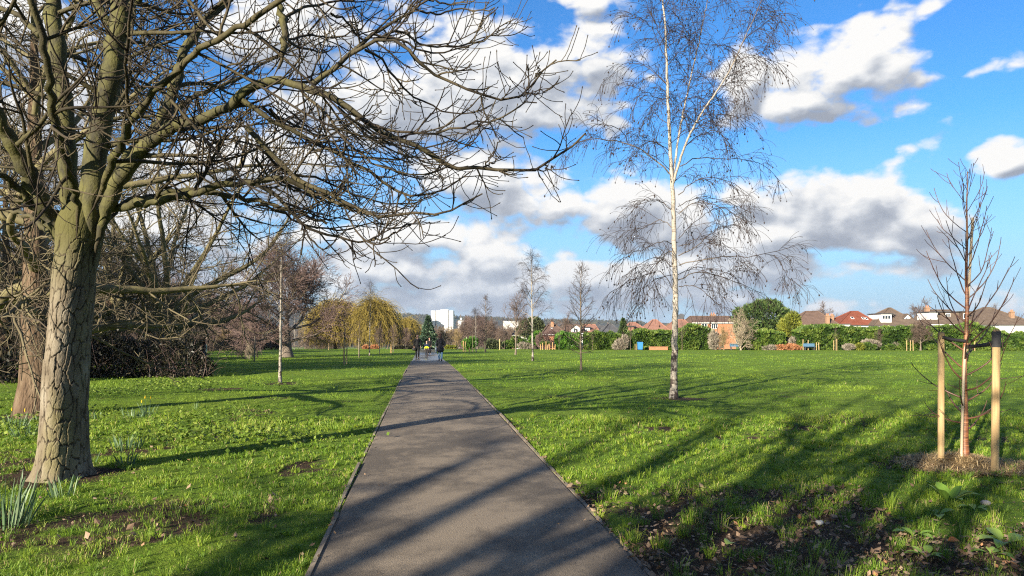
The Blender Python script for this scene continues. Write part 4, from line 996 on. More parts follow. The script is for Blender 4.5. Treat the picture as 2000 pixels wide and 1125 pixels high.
# ------------------------------------------------------------------ staked sapling on the right
def post(name, label, b, top, w, h, mat, capmat=None, cap=0, lean=(0, 0), group=None, cat='stake', origin_child=None, seed=1):
    rng = np.random.default_rng(seed)
    mb = MB(); n = 14; z = np.linspace(-.15, h, n)
    a = np.linspace(0, 2 * np.pi, 13)[:-1] + .3
    V = np.stack([np.stack([w * .5 * np.cos(a) * (1 + .03 * rng.normal()) + lean[0] * zz, w * .5 * np.sin(a) + lean[1] * zz, zz + 0 * a], -1) for zz in z])
    V[-1, :, 2] += .012 * np.sin(a * 2)
    I = np.arange(V[..., 0].size).reshape(n, 12); J = np.roll(I, -1, 1)
    mb.add(V, [np.stack([I[:-1], J[:-1], J[1:], I[1:]], -1).reshape(-1, 4), I[[-1]]])
    o = mb.build(name, mat, smooth=False); o.location = Vector(b)
    tag(o, label, cat, group)
    return o
def right_sapling():
    rng = np.random.default_rng(404)
    b = G(1883, 907); Y0 = b[1]
    t = thing('cherry_sapling', 'young bare sapling with peeling red brown bark tied between two stakes', 'tree', b)
    q = resample(np.array([P(u, v, Y0) for u, v in [(1884, 915), (1885, 860), (1886, 800), (1884, 740), (1885, 680), (1888, 620), (1888, 540), (1889, 460), (1889, 400), (1890, 335)]]), 50)
    q[:, :2] += np.cumsum(rng.normal(0, .0018, (50, 2)), 0)
    R = taper([.042], .005, 50, .9)[0] + .02 * np.exp(-np.linspace(0, 50, 50) / 3)
    tm = MB(); tubes(tm, q, R, 14, rng, tone=np.full(50, .05)); tm.build('trunk', M['cherry'], t, b)
    # (row on the stem, side in the picture, toward/away, length, start angle from vertical)
    n = 44
    s, d, pr, tt, _ = spawn(q[None], R[None], n, .12, .95, 0, rng, 0)
    az = np.arange(n) * 2.399 + .6
    a = np.radians(np.interp(tt, [.12, .35, .95], [88, 60, 32]) + rng.normal(0, 7, n))
    d = np.stack([np.sin(a) * np.cos(az), np.sin(a) * np.sin(az), np.cos(a)], -1)
    L = np.interp(tt, [.1, .25, .5, .75, 1], [.55, .85, .85, .65, .25]) * rng.uniform(.8, 1.2, n)
    Q = march(s, d, L, 14, .05, .03, .13, rng); RR = taper(np.minimum(pr * .42, .0115), .0035, 14)
    cr = MB(); tubes(cr, Q, RR, 5, rng)
    twigs(cr, Q, RR, rng, [dict(k=4, t0=.25, t1=.95, ang=40, len=(.12, .45), tip=.4, g0=.0, g1=.10, n=6, wob=.07, r=(.005, .0028), sides=4, drop=.3)])
    cr.build('crown', M['cherry'], t, b)
    # cane tied to the stem
    cb = P(1877, 908, Y0 - .05); ct = P(1900, 425, Y0 + .03)
    mb = MB(); k = resample(np.array([cb, P(1882, 745, Y0 - .06), P(1890, 600, Y0 + .05), ct]), 30)
    tubes(mb, k, np.full(30, .016) + .002 * (np.arange(30) % 7 == 0), 8, rng)
    o = mb.build('bamboo_cane', M['cane'], None, b); tag(o, 'pale bamboo cane standing against the stem of the red brown sapling', 'cane')
    st = []
    for (u, vb, vt, w, lab, capm) in ((1838, 905, 650, .075, 'pale round wooden stake left of the sapling, with a black strap', False), (1943, 927, 645, .083, 'thicker pale wooden stake right of the sapling, blackened at its top', True)):
        sb = G(u, vb); h = zof(vt, sb[1]) - sb[2]
        sroot = thing('tree_stake', lab, 'stake', sb, 'stakes of the near sapling')
        o = post('post', None, (0, 0, 0), None, w, h, M['wood_post'], lean=((.012 if capm else 0), 0), seed=int(u)); o.parent = sroot
        for kk in ('label', 'category', 'group'):
            if kk in o: del o[kk]
        zt = h - (.055 if not capm else .14)
        if capm:   # dark rubber collar round the top
            c = MB(); z = np.array([h - .19, h - .012]); tubes(c, np.stack([.012 * z, 0 * z, z], -1), np.full(2, w * .5 + .004), 14, rng)
            c.build('collar', M['collar'], sroot)
        # strap: a flat loop from the stake round the stem
        a0 = sb + np.array([.012 * zt if capm else 0, -w * .5 - .006, zt]); j = int(np.argmin(np.abs(q[:, 2] - (sb[2] + zt - .03)))); e0 = q[j] + np.array([0, -R[j] - .006, 0])
        a1 = a0 + np.array([0, w + .012, 0]); e1 = q[j] + np.array([0, R[j] + .006, 0])
        sx = np.sign(q[j][0] - sb[0])
        end = a0 + np.array([-sx * (w * .5 + .006), w * .5, 0])
        loop = np.array([end, a0, a0 * .6 + e0 * .4 + (0, 0, -.008), e0, q[j] + np.array([sx * (R[j] + .008), 0, 0]), e1, a1 * .6 + e1 * .4 + (0, 0, -.008), a1, end])
        loop = np.array([loop[i] + (loop[i + 1] - loop[i]) * f for i in range(8) for f in np.linspace(0, 1, 6)[:-1]])
        m2 = MB(); hh = .019
        V = np.stack([loop + (0, 0, -hh), loop + (0, 0, hh)], 1); I = np.arange(len(loop) * 2).reshape(-1, 2); J = np.roll(I, -1, 0)
        m2.add(V - sb, np.stack([I[:, 0], J[:, 0], J[:, 1], I[:, 1]], -1))
        so_ = m2.build('strap', M['rubber'], sroot)
        md = so_.modifiers.new('thick', 'SOLIDIFY'); md.thickness = .006
    # straw mulch heaped round the stem
    n = 7500; r = .70 * np.sqrt(rng.random(n)); a = rng.uniform(0, 6.283, n)
    x = b[0] + r * np.cos(a) * 1.15 - .02; y = b[1] + r * np.sin(a) - .12
    z = gz(x, y) + .10 * np.exp(-((x - b[0]) ** 2 + (y - b[1]) ** 2) / .09) + rng.random(n) * .03
    dr = nrm(np.stack([rng.normal(size=n), rng.normal(size=n), rng.normal(0, .22, n)], -1)); sd_ = nrm(np.cross(dr, (0, 0, 1.)))
    L = rng.uniform(.05, .2, n)[:, None]; w = rng.uniform(.002, .005, n)[:, None]; c = np.stack([x, y, z], -1)
    V = np.stack([c - dr * L / 2 - sd_ * w, c - dr * L / 2 + sd_ * w, c + dr * L / 2 + sd_ * w * .6, c + dr * L / 2 - sd_ * w * .6], 1)
    mb = MB(); mb.add(V, np.arange(n * 4).reshape(n, 4), np.repeat(np.clip(rng.normal(.5, .25, n), 0, 1), 4))
    # the earth heap under it
    rr = np.linspace(0, .8, 9); aa = np.linspace(0, 2 * np.pi, 33)[:-1]
    RR_, AA = np.meshgrid(rr, aa, indexing='ij'); X = b[0] + RR_ * np.cos(AA) * 1.15; Y = b[1] - .1 + RR_ * np.sin(AA)
    Z = gz(X, Y) - .02 + .11 * np.exp(-((X - b[0]) ** 2 + (Y - b[1]) ** 2) / .10) + .03 * (fbm(X * 6, Y * 6, 3) - .5) - .05 * sstep(.6, .8, RR_)
    I = np.arange(X.size).reshape(X.shape); J = np.roll(I, -1, 1)
    mb.add(np.stack([X, Y, Z], -1), np.stack([I[:-1], I[1:], J[1:], J[:-1]], -1).reshape(-1, 4), .35)
    tag(mb.build('mulch', M['straw'], smooth=False), 'dry straw mulch heaped round the foot of the near sapling', 'mulch', kind='stuff')
right_sapling()

# ------------------------------------------------------------------ evergreens, shrubs, hedges
def spray_quads(mb, c, out, size, tn, rng, up=.35, asp=.38):
    """elongated sprays of foliage at c pointing along out"""
    n = len(c)
    d = nrm(out + rng.normal(0, .45, (n, 3)) + np.array([0, 0, up])); s = nrm(np.cross(d, rng.normal(size=(n, 3))))
    L = (size * rng.uniform(.6, 1.3, n))[:, None]
    V = np.stack([c - d * L * .3, c + s * L * asp * .5 + d * L * .1, c + d * L * .7, c - s * L * asp * .5 + d * L * .1], 1)
    mb.add(V, np.arange(n * 4).reshape(n, 4), np.repeat(tn, 4))
def shell(mb, lobes, n, size, rng, lump=.25, up=.25, asp=.4, tonek=.5, inner=.55):
    """foliage over a union of ellipsoids (cx, cy, cz, rx, ry, rz), lumpy, with sprays at several depths"""
    lb = np.array(lobes, float)
    ar = (lb[:, 3] * lb[:, 5] + lb[:, 3] * lb[:, 4] + lb[:, 4] * lb[:, 5])
    k = rng.choice(len(lb), n, p=ar / ar.sum())
    u = nrm(rng.normal(size=(n, 3)))
    L = lb[k]
    ph = fbm(u[:, 0] * 2.3 + u[:, 2] * 1.1 + L[:, 0] * .7, u[:, 1] * 2.3 - u[:, 2] * 2.1 + L[:, 2], 3, 3)
    f = (1 + lump * (ph - .5) * 2) * (inner + (1 - inner) * rng.random(n) ** .35)
    c = L[:, :3] + u * L[:, 3:] * f[:, None]
    out = nrm(u / L[:, 3:])
    keep = np.ones(n, bool)
    for j, l in enumerate(lb):   # drop what lies deep inside another lobe
        r = np.sqrt((((c - l[:3]) / l[3:]) ** 2).sum(1)); keep &= ~((r < inner * .9) & (k != j))
    c, out, ph = c[keep], out[keep], ph[keep]
    tn = np.clip(tonek + (ph - .5) * 1.1 + rng.normal(0, .17, len(c)), 0, 1)
    spray_quads(mb, c, out, size, tn, rng, up, asp)
def conifer_mesh(key, mat, h, r, n, seed, size, power=1., lift=.04, up=.0, lump=.3, tip=.02):
    rng = np.random.default_rng(seed)
    z = rng.random(n) ** 1.25
    a = rng.uniform(0, 6.283, n)
    prof = (1 - z) ** power + tip
    lay = .82 + .25 * np.sin(z * 46 + 2.2 * np.sin(a * 2 + seed)) * (1 - z)
    ph = fbm(a * 1.6, z * 9, seed, 3)
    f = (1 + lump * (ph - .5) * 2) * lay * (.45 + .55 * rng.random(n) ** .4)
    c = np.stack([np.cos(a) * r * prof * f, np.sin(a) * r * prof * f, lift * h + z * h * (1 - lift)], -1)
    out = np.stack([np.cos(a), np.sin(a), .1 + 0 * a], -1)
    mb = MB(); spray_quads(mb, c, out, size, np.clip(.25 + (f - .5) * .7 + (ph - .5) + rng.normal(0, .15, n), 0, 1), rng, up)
    tm = MB(); tubes(tm, np.array([[0, 0, -.2], [0, 0, h * .3], [0, 0, h * .93]]), np.array([.035 * h * .7, .025 * h * .7, .01]), 7, rng)
    return tm.mesh(key + ' trunk', M['chestnut_old']), mb.mesh(key + ' crown', mat, smooth=False)
def evergreen(name, label, cat, b, lobes, n, size, mat, seed, stem=True, group=None, part='foliage', **kw):
    rng = np.random.default_rng(seed)
    t = thing(name, label, cat, b, group)
    mb = MB(); shell(mb, lobes, n, size, rng, **kw)
    mb.build(part, mat, t, smooth=False)
    if stem:
        top = max(l[2] for l in lobes); k = min(len(lobes), 6)
        s = MB()
        for l in lobes[:k]:
            p = resample(np.array([[l[0] * .1, l[1] * .1, -.15], [l[0] * .3, l[1] * .3, l[2] * .4], [l[0], l[1], l[2]]]), 8)
            tubes(s, p, taper([.09 * stem], .03, 8)[0], 6, rng)
        s.build('stem', M['chestnut_old'], t)
    return t
def px_lobes(b, Y, L):
    """lobes given in the picture: (u, v, ru, rv[, depth offset]) -> metres round b"""
    k = Y / F
    out = []
    for l in L:
        p = P(l[0], l[1], Y) - b
        out.append((p[0], (l[4] if len(l) > 4 else 0), p[2], l[2] * k, max(l[2], l[3]) * k * .8, l[3] * k))
    return out

# hedge along the far side of the lawn, plot by plot
def hedge(label, u0, u1, vt, Y, mat, seed, n=9000, size=.34, dep=1.3, vb=None):
    b = GY((u0 + u1) / 2, Y)
    k = Y / F; rng = np.random.default_rng(seed)
    t = thing('hedge', label, 'hedge', b, 'hedges along the back gardens')
    x = rng.uniform(u0, u1, n); 
    tp = np.interp(x, *vt) if isinstance(vt, tuple) else np.full(n, vt)
    X = (x - 1000) * k; gzb = gz(X, np.full(n, Y)); H_ = zof(tp, Y) - gzb
    H_ = H_ * (1 + .10 * (fbm(X * .8, X * 0, seed, 3) - .5) * 2)
    f = rng.random(n)
    face = rng.random(n) < .68
    zz = np.where(face, f, 1.0) * H_; yy = np.where(face, -dep, rng.uniform(-dep, dep, n))
    ph = fbm(X * 1.3, zz * 1.3 + yy, seed + 2, 4)
    yy = yy - (ph - .5) * 1.3 + rng.random(n) ** 2 * .5; zz = zz + np.where(face, 0, (ph - .5) * .9 - .25 * (yy / dep) ** 2) 
    yy = yy + np.where(face, .5 * (zz / H_) ** 4, 0)
    out = np.where(face[:, None], np.array([0, -1, .3]), np.array([0, -.2, 1.]))
    c = np.stack([X, yy + Y, np.maximum(zz, .02) + gzb], -1) - b
    mb = MB(); spray_quads(mb, c, out, size, np.clip(.48 + (ph - .5) * 1.5 + rng.normal(0, .16, n), 0, 1), rng, .35, .5)
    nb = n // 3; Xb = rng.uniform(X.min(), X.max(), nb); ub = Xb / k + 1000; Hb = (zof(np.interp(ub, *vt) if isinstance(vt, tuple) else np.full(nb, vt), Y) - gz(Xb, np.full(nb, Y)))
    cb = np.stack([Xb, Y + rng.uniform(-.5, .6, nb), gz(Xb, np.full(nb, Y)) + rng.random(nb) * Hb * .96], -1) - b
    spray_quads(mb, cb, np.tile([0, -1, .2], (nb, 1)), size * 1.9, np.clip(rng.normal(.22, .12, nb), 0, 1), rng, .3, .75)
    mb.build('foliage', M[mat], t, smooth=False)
    # woody inside
    xs = np.linspace(u0, u1, max(6, int((u1 - u0) / 8))); s = MB()
    Xs = (xs - 1000) * k
    for xx, uu in zip(Xs, xs):
        hh = (zof(float(np.interp(uu, *vt)) if isinstance(vt, tuple) else vt, Y) - float(gz(xx, Y))) * .8
        tubes(s, np.array([[xx - b[0], .2, -.2], [xx - b[0] + .1, .3, hh * .5], [xx - b[0], .2, hh]]), np.array([.08, .06, .03]), 5, rng)
    s.build('stem', M['chestnut_old'], t)
HY = 101.
hedge('low glossy green laurel hedge behind the dark young larch', 1085, 1134, ([1085, 1100, 1134], [655, 649, 656]), 104, 'laurel', 1, 4200)
hedge('bright green hedge below the dark grey tiled roofs', 1140, 1212, ([1140, 1165, 1190, 1212], [654, 648, 652, 656]), 103, 'hedge', 2, 5200)
hedge('dark green hedge in front of the salmon tiled roofs, left of the tall birch stem', 1226, 1312, ([1226, 1250, 1285, 1312], [650, 644, 647, 649]), 103, 'hedge', 3, 6400)
hedge('tall dark hedge right of the birch stem, below the brick terrace', 1320, 1392, ([1320, 1345, 1370, 1392], [650, 634, 638, 648]), 103, 'hedge', 4, 6000)
hedge('clipped hedge at the foot of the broad dark conifer', 1446, 1528, ([1446, 1470, 1500, 1528], [652, 646, 648, 650]), 100, 'hedge', 5, 6200)
hedge('long bright hedge below the brown hipped roof and the red roof', 1548, 1716, ([1548, 1570, 1600, 1660, 1716], [648, 639, 636, 639, 641]), 100, 'hedge', 6, 13500)
hedge('light green hedge below the house with the white dormer', 1717, 1842, ([1717, 1750, 1790, 1842], [644, 639, 642, 640]), 98, 'hedge', 7, 10000)
hedge('hedge behind the staked red brown sapling', 1843, 1942, ([1843, 1890, 1942], [637, 634, 642]), 97, 'hedge', 8, 8000)
hedge('dark hedge at the right edge of the lawn beneath the white wall', 1943, 2050, ([1943, 1975, 2050], [648, 655, 650]), 95, 'hedge', 9, 8400)

def ever(name, label, cat, u, Y, L, n, size, mat, seed, **k):
    b = GY(u, Y); return evergreen(name, label, cat, b, px_lobes(b, Y, L), n, size, M[mat], seed, **k)
ever('conifer_tree', 'broad dark green conifer rising above the hedge beside the golden one', 'tree', 1490, 106,
     [(1470, 622, 32, 28), (1500, 616, 36, 28), (1525, 626, 22, 24), (1455, 640, 18, 30), (1490, 650, 38, 26), (1446, 618, 14, 18), (1520, 655, 24, 22), (1482, 602, 22, 14), (1508, 600, 20, 14)], 16000, .55, 'conifer', 21, up=.5, lump=.4, asp=.3)
ever('golden_conifer', 'rounded golden green conifer right of the broad dark conifer', 'tree', 1543, 102,
     [(1543, 648, 20, 34), (1548, 630, 15, 22), (1540, 664, 21, 18), (1535, 640, 14, 20)], 7000, .42, 'golden', 22, up=.5, lump=.3, asp=.35)
ever('holm_oak', 'dark grey green evergreen tree with a domed top behind the second white birch', 'tree', 1040, 135,
     [(1032, 636, 16, 14), (1046, 632, 14, 12), (1022, 646, 13, 10), (1055, 642, 10, 10), (1038, 650, 18, 12)], 5600, .55, 'holm', 23, lump=.4)
ever('garden_bush', 'light green leafy bush under the domed evergreen', 'bush', 1050, 112, [(1050, 655, 9, 9), (1042, 664, 9, 10), (1054, 668, 10, 10)], 1800, .35, 'laurel', 24)
ever('purple_shrub', 'purple brown twiggy shrub left of the laurel hedge', 'shrub', 1066, 106, [(1060, 664, 13, 14), (1076, 660, 12, 16), (1068, 672, 18, 10)], 4200, .40, 'purple_shrub', 25, asp=.12, up=.3)
ever('pale_shrub', 'pale feathery shrub between two hedges, beside the small spruce', 'shrub', 1212, 101, [(1210, 672, 9, 11), (1220, 668, 7, 14), (1203, 677, 7, 6)], 2600, .34, 'pale_shrub', 26, asp=.16, up=.6)
ever('bare_shrub', 'pale brown bare shrub right of the tall dark hedge', 'shrub', 1398, 100, [(1394, 664, 9, 18), (1406, 668, 8, 14)], 3000, .45, 'pale_shrub', 27, asp=.10, up=.7)
ever('bracken_patch', 'low patch of rusty dead bracken under the golden conifer', 'shrub', 1537, 98.5, [(1525, 679, 12, 5), (1545, 678, 14, 6), (1556, 680, 9, 4)], 2600, .30, 'rust', 28, stem=False, up=.4, asp=.3)
ever('grey_shrub', 'low pale grey shrub left of the rusty bracken', 'shrub', 1502, 98.5, [(1497, 680, 9, 4), (1508, 679, 9, 5)], 1500, .26, 'pale_shrub', 29, stem=False, up=.5, asp=.16)
ever('pale_grass_clump', 'pale green grassy clump at the foot of the golden conifer', 'plant', 1553, 99.5, [(1551, 668, 9, 9), (1560, 674, 7, 7)], 1400, .45, 'pale_shrub', 30, stem=False, up=.8, asp=.12)
ever('lavender_bush', 'rounded grey lavender bush in front of the long hedge', 'bush', 1658, 96.5, [(1658, 678, 12, 6)], 1600, .28, 'pale_shrub', 31, stem=False, up=.7, asp=.14)
ever('round_bush', 'low rounded green bush right of the grey lavender', 'bush', 1681, 96.5, [(1680, 677, 9, 7)], 1000, .26, 'golden', 32, stem=False)
ever('round_bush', 'wider green bush in the middle of the shrub border', 'bush', 1697, 96.5, [(1694, 676, 9, 7), (1706, 678, 7, 5)], 1400, .26, 'hedge', 33, stem=False)
ever('round_bush', 'small green bush at the right end of the shrub border', 'bush', 1739, 96.5, [(1739, 678, 8, 5.5)], 900, .26, 'hedge', 34, stem=False)
ever('white_shrub', 'whitish feathery shrub behind the low bushes of the border', 'shrub', 1700, 97.6, [(1697, 669, 14, 6), (1712, 672, 9, 6)], 1600, .30, 'pale_shrub', 35, stem=False, up=.6, asp=.14)
ever('white_shrub', 'whitish feathery shrub at the right end of the border', 'shrub', 1750, 97.2, [(1748, 676, 9, 7)], 900, .30, 'pale_shrub', 36, stem=False, up=.6, asp=.14)
ever('garden_shrub', 'green bush behind the white birch pair right of the path', 'shrub', 918, 108, [(914, 672, 11, 10), (924, 668, 9, 10)], 2200, .36, 'laurel', 37)
ever('garden_shrub', 'dark bush behind the dark sapling right of the path', 'shrub', 962, 108, [(960, 672, 12, 9), (972, 674, 9, 8)], 2000, .36, 'holm', 38)
ever('garden_shrub', 'dark bush left of the purple brown shrub', 'shrub', 1000, 109, [(992, 674, 10, 8), (1008, 668, 11, 12), (1022, 672, 10, 10)], 2400, .36, 'hedge', 39)
ever('pale_shrub', 'pale leafy shrub at the foot of the second white birch', 'shrub', 1022, 105, [(1020, 675, 9, 6), (1030, 676, 7, 6)], 1000, .30, 'pale_shrub', 40, stem=False, up=.6, asp=.2)
ever('low_bush', 'low dark bush at the end of the path on the left', 'bush', 800, 109, [(790, 680, 14, 5), (810, 680, 12, 5), (775, 680, 10, 4)], 2000, .32, 'bramble', 41, stem=False)
ever('low_bush', 'rusty low bush at the end of the path between the walkers', 'bush', 850, 110, [(847, 681, 10, 5), (838, 682, 7, 4)], 900, .3, 'rust', 42, stem=False)
ever('low_bush', 'low olive bushes right of the path end', 'bush', 880, 109, [(876, 679, 7, 4), (886, 679, 7, 4)], 900, .3, 'golden', 43, stem=False)
ever('low_bush', 'low rusty bush under the large willow', 'bush', 725, 108, [(716, 679, 8, 4), (732, 679, 9, 5)], 1000, .3, 'rust', 44, stem=False)

for (nm, lab, u, Y, vt, r, mat, n, sz, sd, pw) in (
        ('blue_fir', 'blue green cone shaped conifer behind the walkers on the path', 836, 97, 617, 1.75, 'bluefir', 5200, .36, 51, .9),
        ('spruce_tree', 'small dark pointed spruce between the grey roofs and the salmon roofs', 1217, 125, 622, 1.9, 'conifer', 3200, .5, 52, 1.0)):
    b = GY(u, Y); h = zof(vt, Y) - b[2]
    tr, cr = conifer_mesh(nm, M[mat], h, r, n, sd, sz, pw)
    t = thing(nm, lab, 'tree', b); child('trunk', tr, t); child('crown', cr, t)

# weeping willows
def willow(label, u, Y, vt, wu, seed, n=5200):
    rng = np.random.default_rng(seed); b = GY(u, Y); k = Y / F
    H_ = zof(vt, Y) - b[2]; W = wu * k
    t = thing('willow_tree', label, 'tree', b, 'weeping willows beyond the lawn')
    a = rng.uniform(0, 6.283, n); el = np.arcsin(rng.random(n) ** .8); 
    ph = fbm(np.cos(a) * 1.9 + 5, np.sin(a) * 1.9 + el * 1.7, seed, 4); f = (.45 + .55 * rng.random(n) ** .6) * (1 + 1.1 * (ph - .5))
    s = np.stack([np.cos(a) * np.cos(el) * W * f, np.sin(a) * np.cos(el) * W * f, H_ * .42 + np.sin(el) * H_ * .58 * np.clip(.55 + .45 * f, 0, 1.02)], -1)
    d = nrm(rng.normal(0, .30, (n, 3)) + (0, 0, .25))
    L = np.minimum(rng.uniform(.15, .62, n) * H_, s[:, 2] * 1.02)
    Q = march(s, d, L, 7, .10, -.50, -.50, rng)
    mb = MB(); tubes(mb, Q, taper(np.full(n, .026), .014, 7), 3, rng, tone=np.clip(.5 + (ph - .5)[:, None] * 1.6 + rng.normal(0, .18, (n, 1)), 0, 1) * np.ones((1, 7)))
    mb.build('crown', M['willow'], t)
    tm = MB()
    for j in range(7):
        aa = j * .9 + seed; e = np.array([np.cos(aa) * W * .5, np.sin(aa) * W * .5, H_ * .72])
        tubes(tm, resample(np.array([[0, 0, -.2], [e[0] * .15, e[1] * .15, H_ * .25], e]), 10), taper([.28], .05, 10)[0], 7, rng)
    tm.build('trunk', M['chestnut_old'], t)
willow('large yellow weeping willow behind the thin white birch', 732, 118, 590, 36, 61, 10500)
willow('yellow weeping willow partly behind the spreading bare tree', 655, 120, 594, 46, 62, 11500)
willow('small yellow willow top showing far behind the left walker', 797, 165, 624, 20, 63, 3600)

# ------------------------------------------------------------------ trees in the park and behind the gardens
T2 = G(75, 812)
put('chestnut', 'chestnut_tree', 'second chestnut with brown bark, standing close behind the nearest one', 'tree', 75, T2[1], h=12.5, rot=1.0, base=T2)
T3 = GY(322, 31)
put('low_chestnut', 'chestnut_tree', 'third spreading chestnut with its foot hidden in the bramble thicket', 'tree', 322, 31, h=11.4, rot=3.9, base=T3)
put('chestnut', 'chestnut_tree', 'tall bare tree at the left edge behind the second chestnut', 'tree', 10, 27, h=12.5, rot=5.2, wide=.85)
put('oak', 'oak_tree', 'wide spreading purple brown bare tree behind the thin left birch', 'tree', 560, 62, vtop=448, wide=1.12, rot=.4)
put('birch_b', 'birch_tree', 'slender white birch on the left lawn', 'tree', 547, gY(547, 748), vtop=440, rot=2.2, wide=.9)
put('birch', 'birch_tree', 'thin white birch with a dark tie, in front of the large yellow willow', 'tree', 722, gY(722, 695), vtop=540, wide=.8, rot=.3)
put('birch', 'birch_tree', 'second white birch, right of the path, shorter than the three stemmed one', 'tree', 1040, gY(1040, 705), vtop=476, wide=.9, rot=4.0)
put('larch', 'larch_tree', 'dark young larch with many straight side branches right of the second birch', 'tree', 1135, gY(1135, 723), vtop=508, rot=1.1)
put('upright', 'young_tree', 'bare young tree just left of the second white birch', 'tree', 1007, gY(1007, 693), vtop=560, rot=2.1)
put('larch', 'larch_tree', 'dark young larch with few branches right of the white birch pair', 'tree', 948, gY(948, 688), vtop=572, rot=2.9, wide=1.1)
put('birch_b', 'birch_tree', 'pale young birch with a leaning twin stem right of the path', 'tree', 930, gY(930, 688.5), vtop=596, rot=.7, wide=.8)
put('sapling', 'young_tree', 'slim brown sapling left of the pale birch pair', 'tree', 923, gY(923, 687), vtop=615, rot=3.7, wide=.7)
put('sapling', 'young_tree', 'thin sapling with a pale trunk behind the path end on the right', 'tree', 985, 106, vtop=640, rot=3.7, wide=.8)
put('sapling', 'young_tree', 'bare sapling by the nearer pair of stakes on the left lawn', 'tree', 673, gY(673, 713) + .3, vtop=594, rot=1.7, wide=.9)
put('sapling', 'young_tree', 'bare sapling left of the thin white birch by the willow', 'tree', 702, gY(702, 700) + .2, vtop=620, rot=.7, wide=.7)
put('sapling', 'young_tree', 'dark sapling right of the thin white birch by the willow', 'tree', 741, gY(741, 691), vtop=622, rot=2.7, wide=.8)
put('upright', 'young_tree', 'small dense bare tree next to the orange stake on the left lawn', 'tree', 768, gY(768, 688), vtop=628, rot=2.0, wide=.9)
put('sapling', 'young_tree', 'dark bare sapling on the left lawn in front of the spreading tree', 'tree', 494, gY(494, 706), vtop=640, rot=5., wide=1.1)
put('shrub', 'twiggy_bush', 'low twiggy brown bush beside the dark post on the left lawn', 'bush', 487, gY(487, 703), vtop=664, rot=5., wide=.6)
put('birch', 'birch_tree', 'white birch trunk under the branches of the spreading tree', 'tree', 575, 104, vtop=596, rot=1.5, wide=.8)
put('low_chestnut', 'chestnut_tree', 'bare chestnut farther back between the nearest trunk and the third chestnut', 'tree', 215, 40, h=12.5, rot=.9)
put('low_chestnut', 'chestnut_tree', 'bare chestnut behind the two nearest trunks', 'tree', 120, 34, h=13, rot=2.9)
# in front of the hedges
put('shrub', 'garden_tree', 'pale bare multi stemmed tree in front of the broad dark conifer', 'tree', 1447, 98, vtop=598, rot=.5, wide=.8)
put('vase', 'garden_tree', 'small pale bare tree left of the broad dark conifer', 'tree', 1414, 98.5, vtop=634, rot=2.5, wide=.85)
put('upright', 'garden_tree', 'small bare tree behind the low bushes of the shrub border', 'tree', 1720, 97.8, vtop=636, rot=1.2, wide=1.2)
put('round', 'garden_tree', 'bare crooked garden tree left of the staked red brown sapling', 'tree', 1798, 96, vtop=616, rot=1.2, wide=1.1)
put('sapling', 'young_tree', 'thin bare sapling between two stakes in front of the long hedge', 'tree', 1632, 97, vtop=635, rot=.2, wide=.8)
put('sapling', 'young_tree', 'thin bare sapling in front of the low laurel hedge', 'tree', 1092, 100, vtop=640, rot=.9, wide=.8)
put('sapling', 'young_tree', 'thin bare sapling in front of the bright green hedge', 'tree', 1157, 100, vtop=638, rot=1.9, wide=.8)
put('sapling', 'young_tree', 'thin bare sapling in front of the dark green hedge', 'tree', 1231, 99, vtop=630, rot=2.9, wide=.8)
put('sapling', 'young_tree', 'thin bare sapling beside the pale cane right of the birch stem', 'tree', 1332, 99, vtop=622, rot=3.9, wide=.9)
# behind the houses
for (k, u, Y, vt, w, r, lab) in (('round', 1610, 165, 586, 1.0, .3, 'round bare tree behind the brown hipped roof'), ('round', 1797, 160, 579, 1.0, 1.9, 'round bare tree right of the house with the white dormer'),
                              ('round', 1935, 165, 590, 1.0, 2.7, 'bare tree behind the house at the right edge'), ('round', 1110, 180, 607, .9, .9, 'round bare tree above the roofs behind the dark young larch'),
                              ('round', 1078, 190, 618, 1.1, 4.1, 'bare tree behind the domed evergreen'), ('vase', 1148, 150, 628, 1.2, 3.1, 'brownish bare tree behind the dark young larch'),
                              ('vase', 1305, 165, 630, 1.2, 5.1, 'bare tree above the roofs left of the tall birch stem')):
    put(k, 'bare_tree', lab, 'tree', u, Y, vtop=vt, wide=w, rot=r, group='bare trees behind the houses')
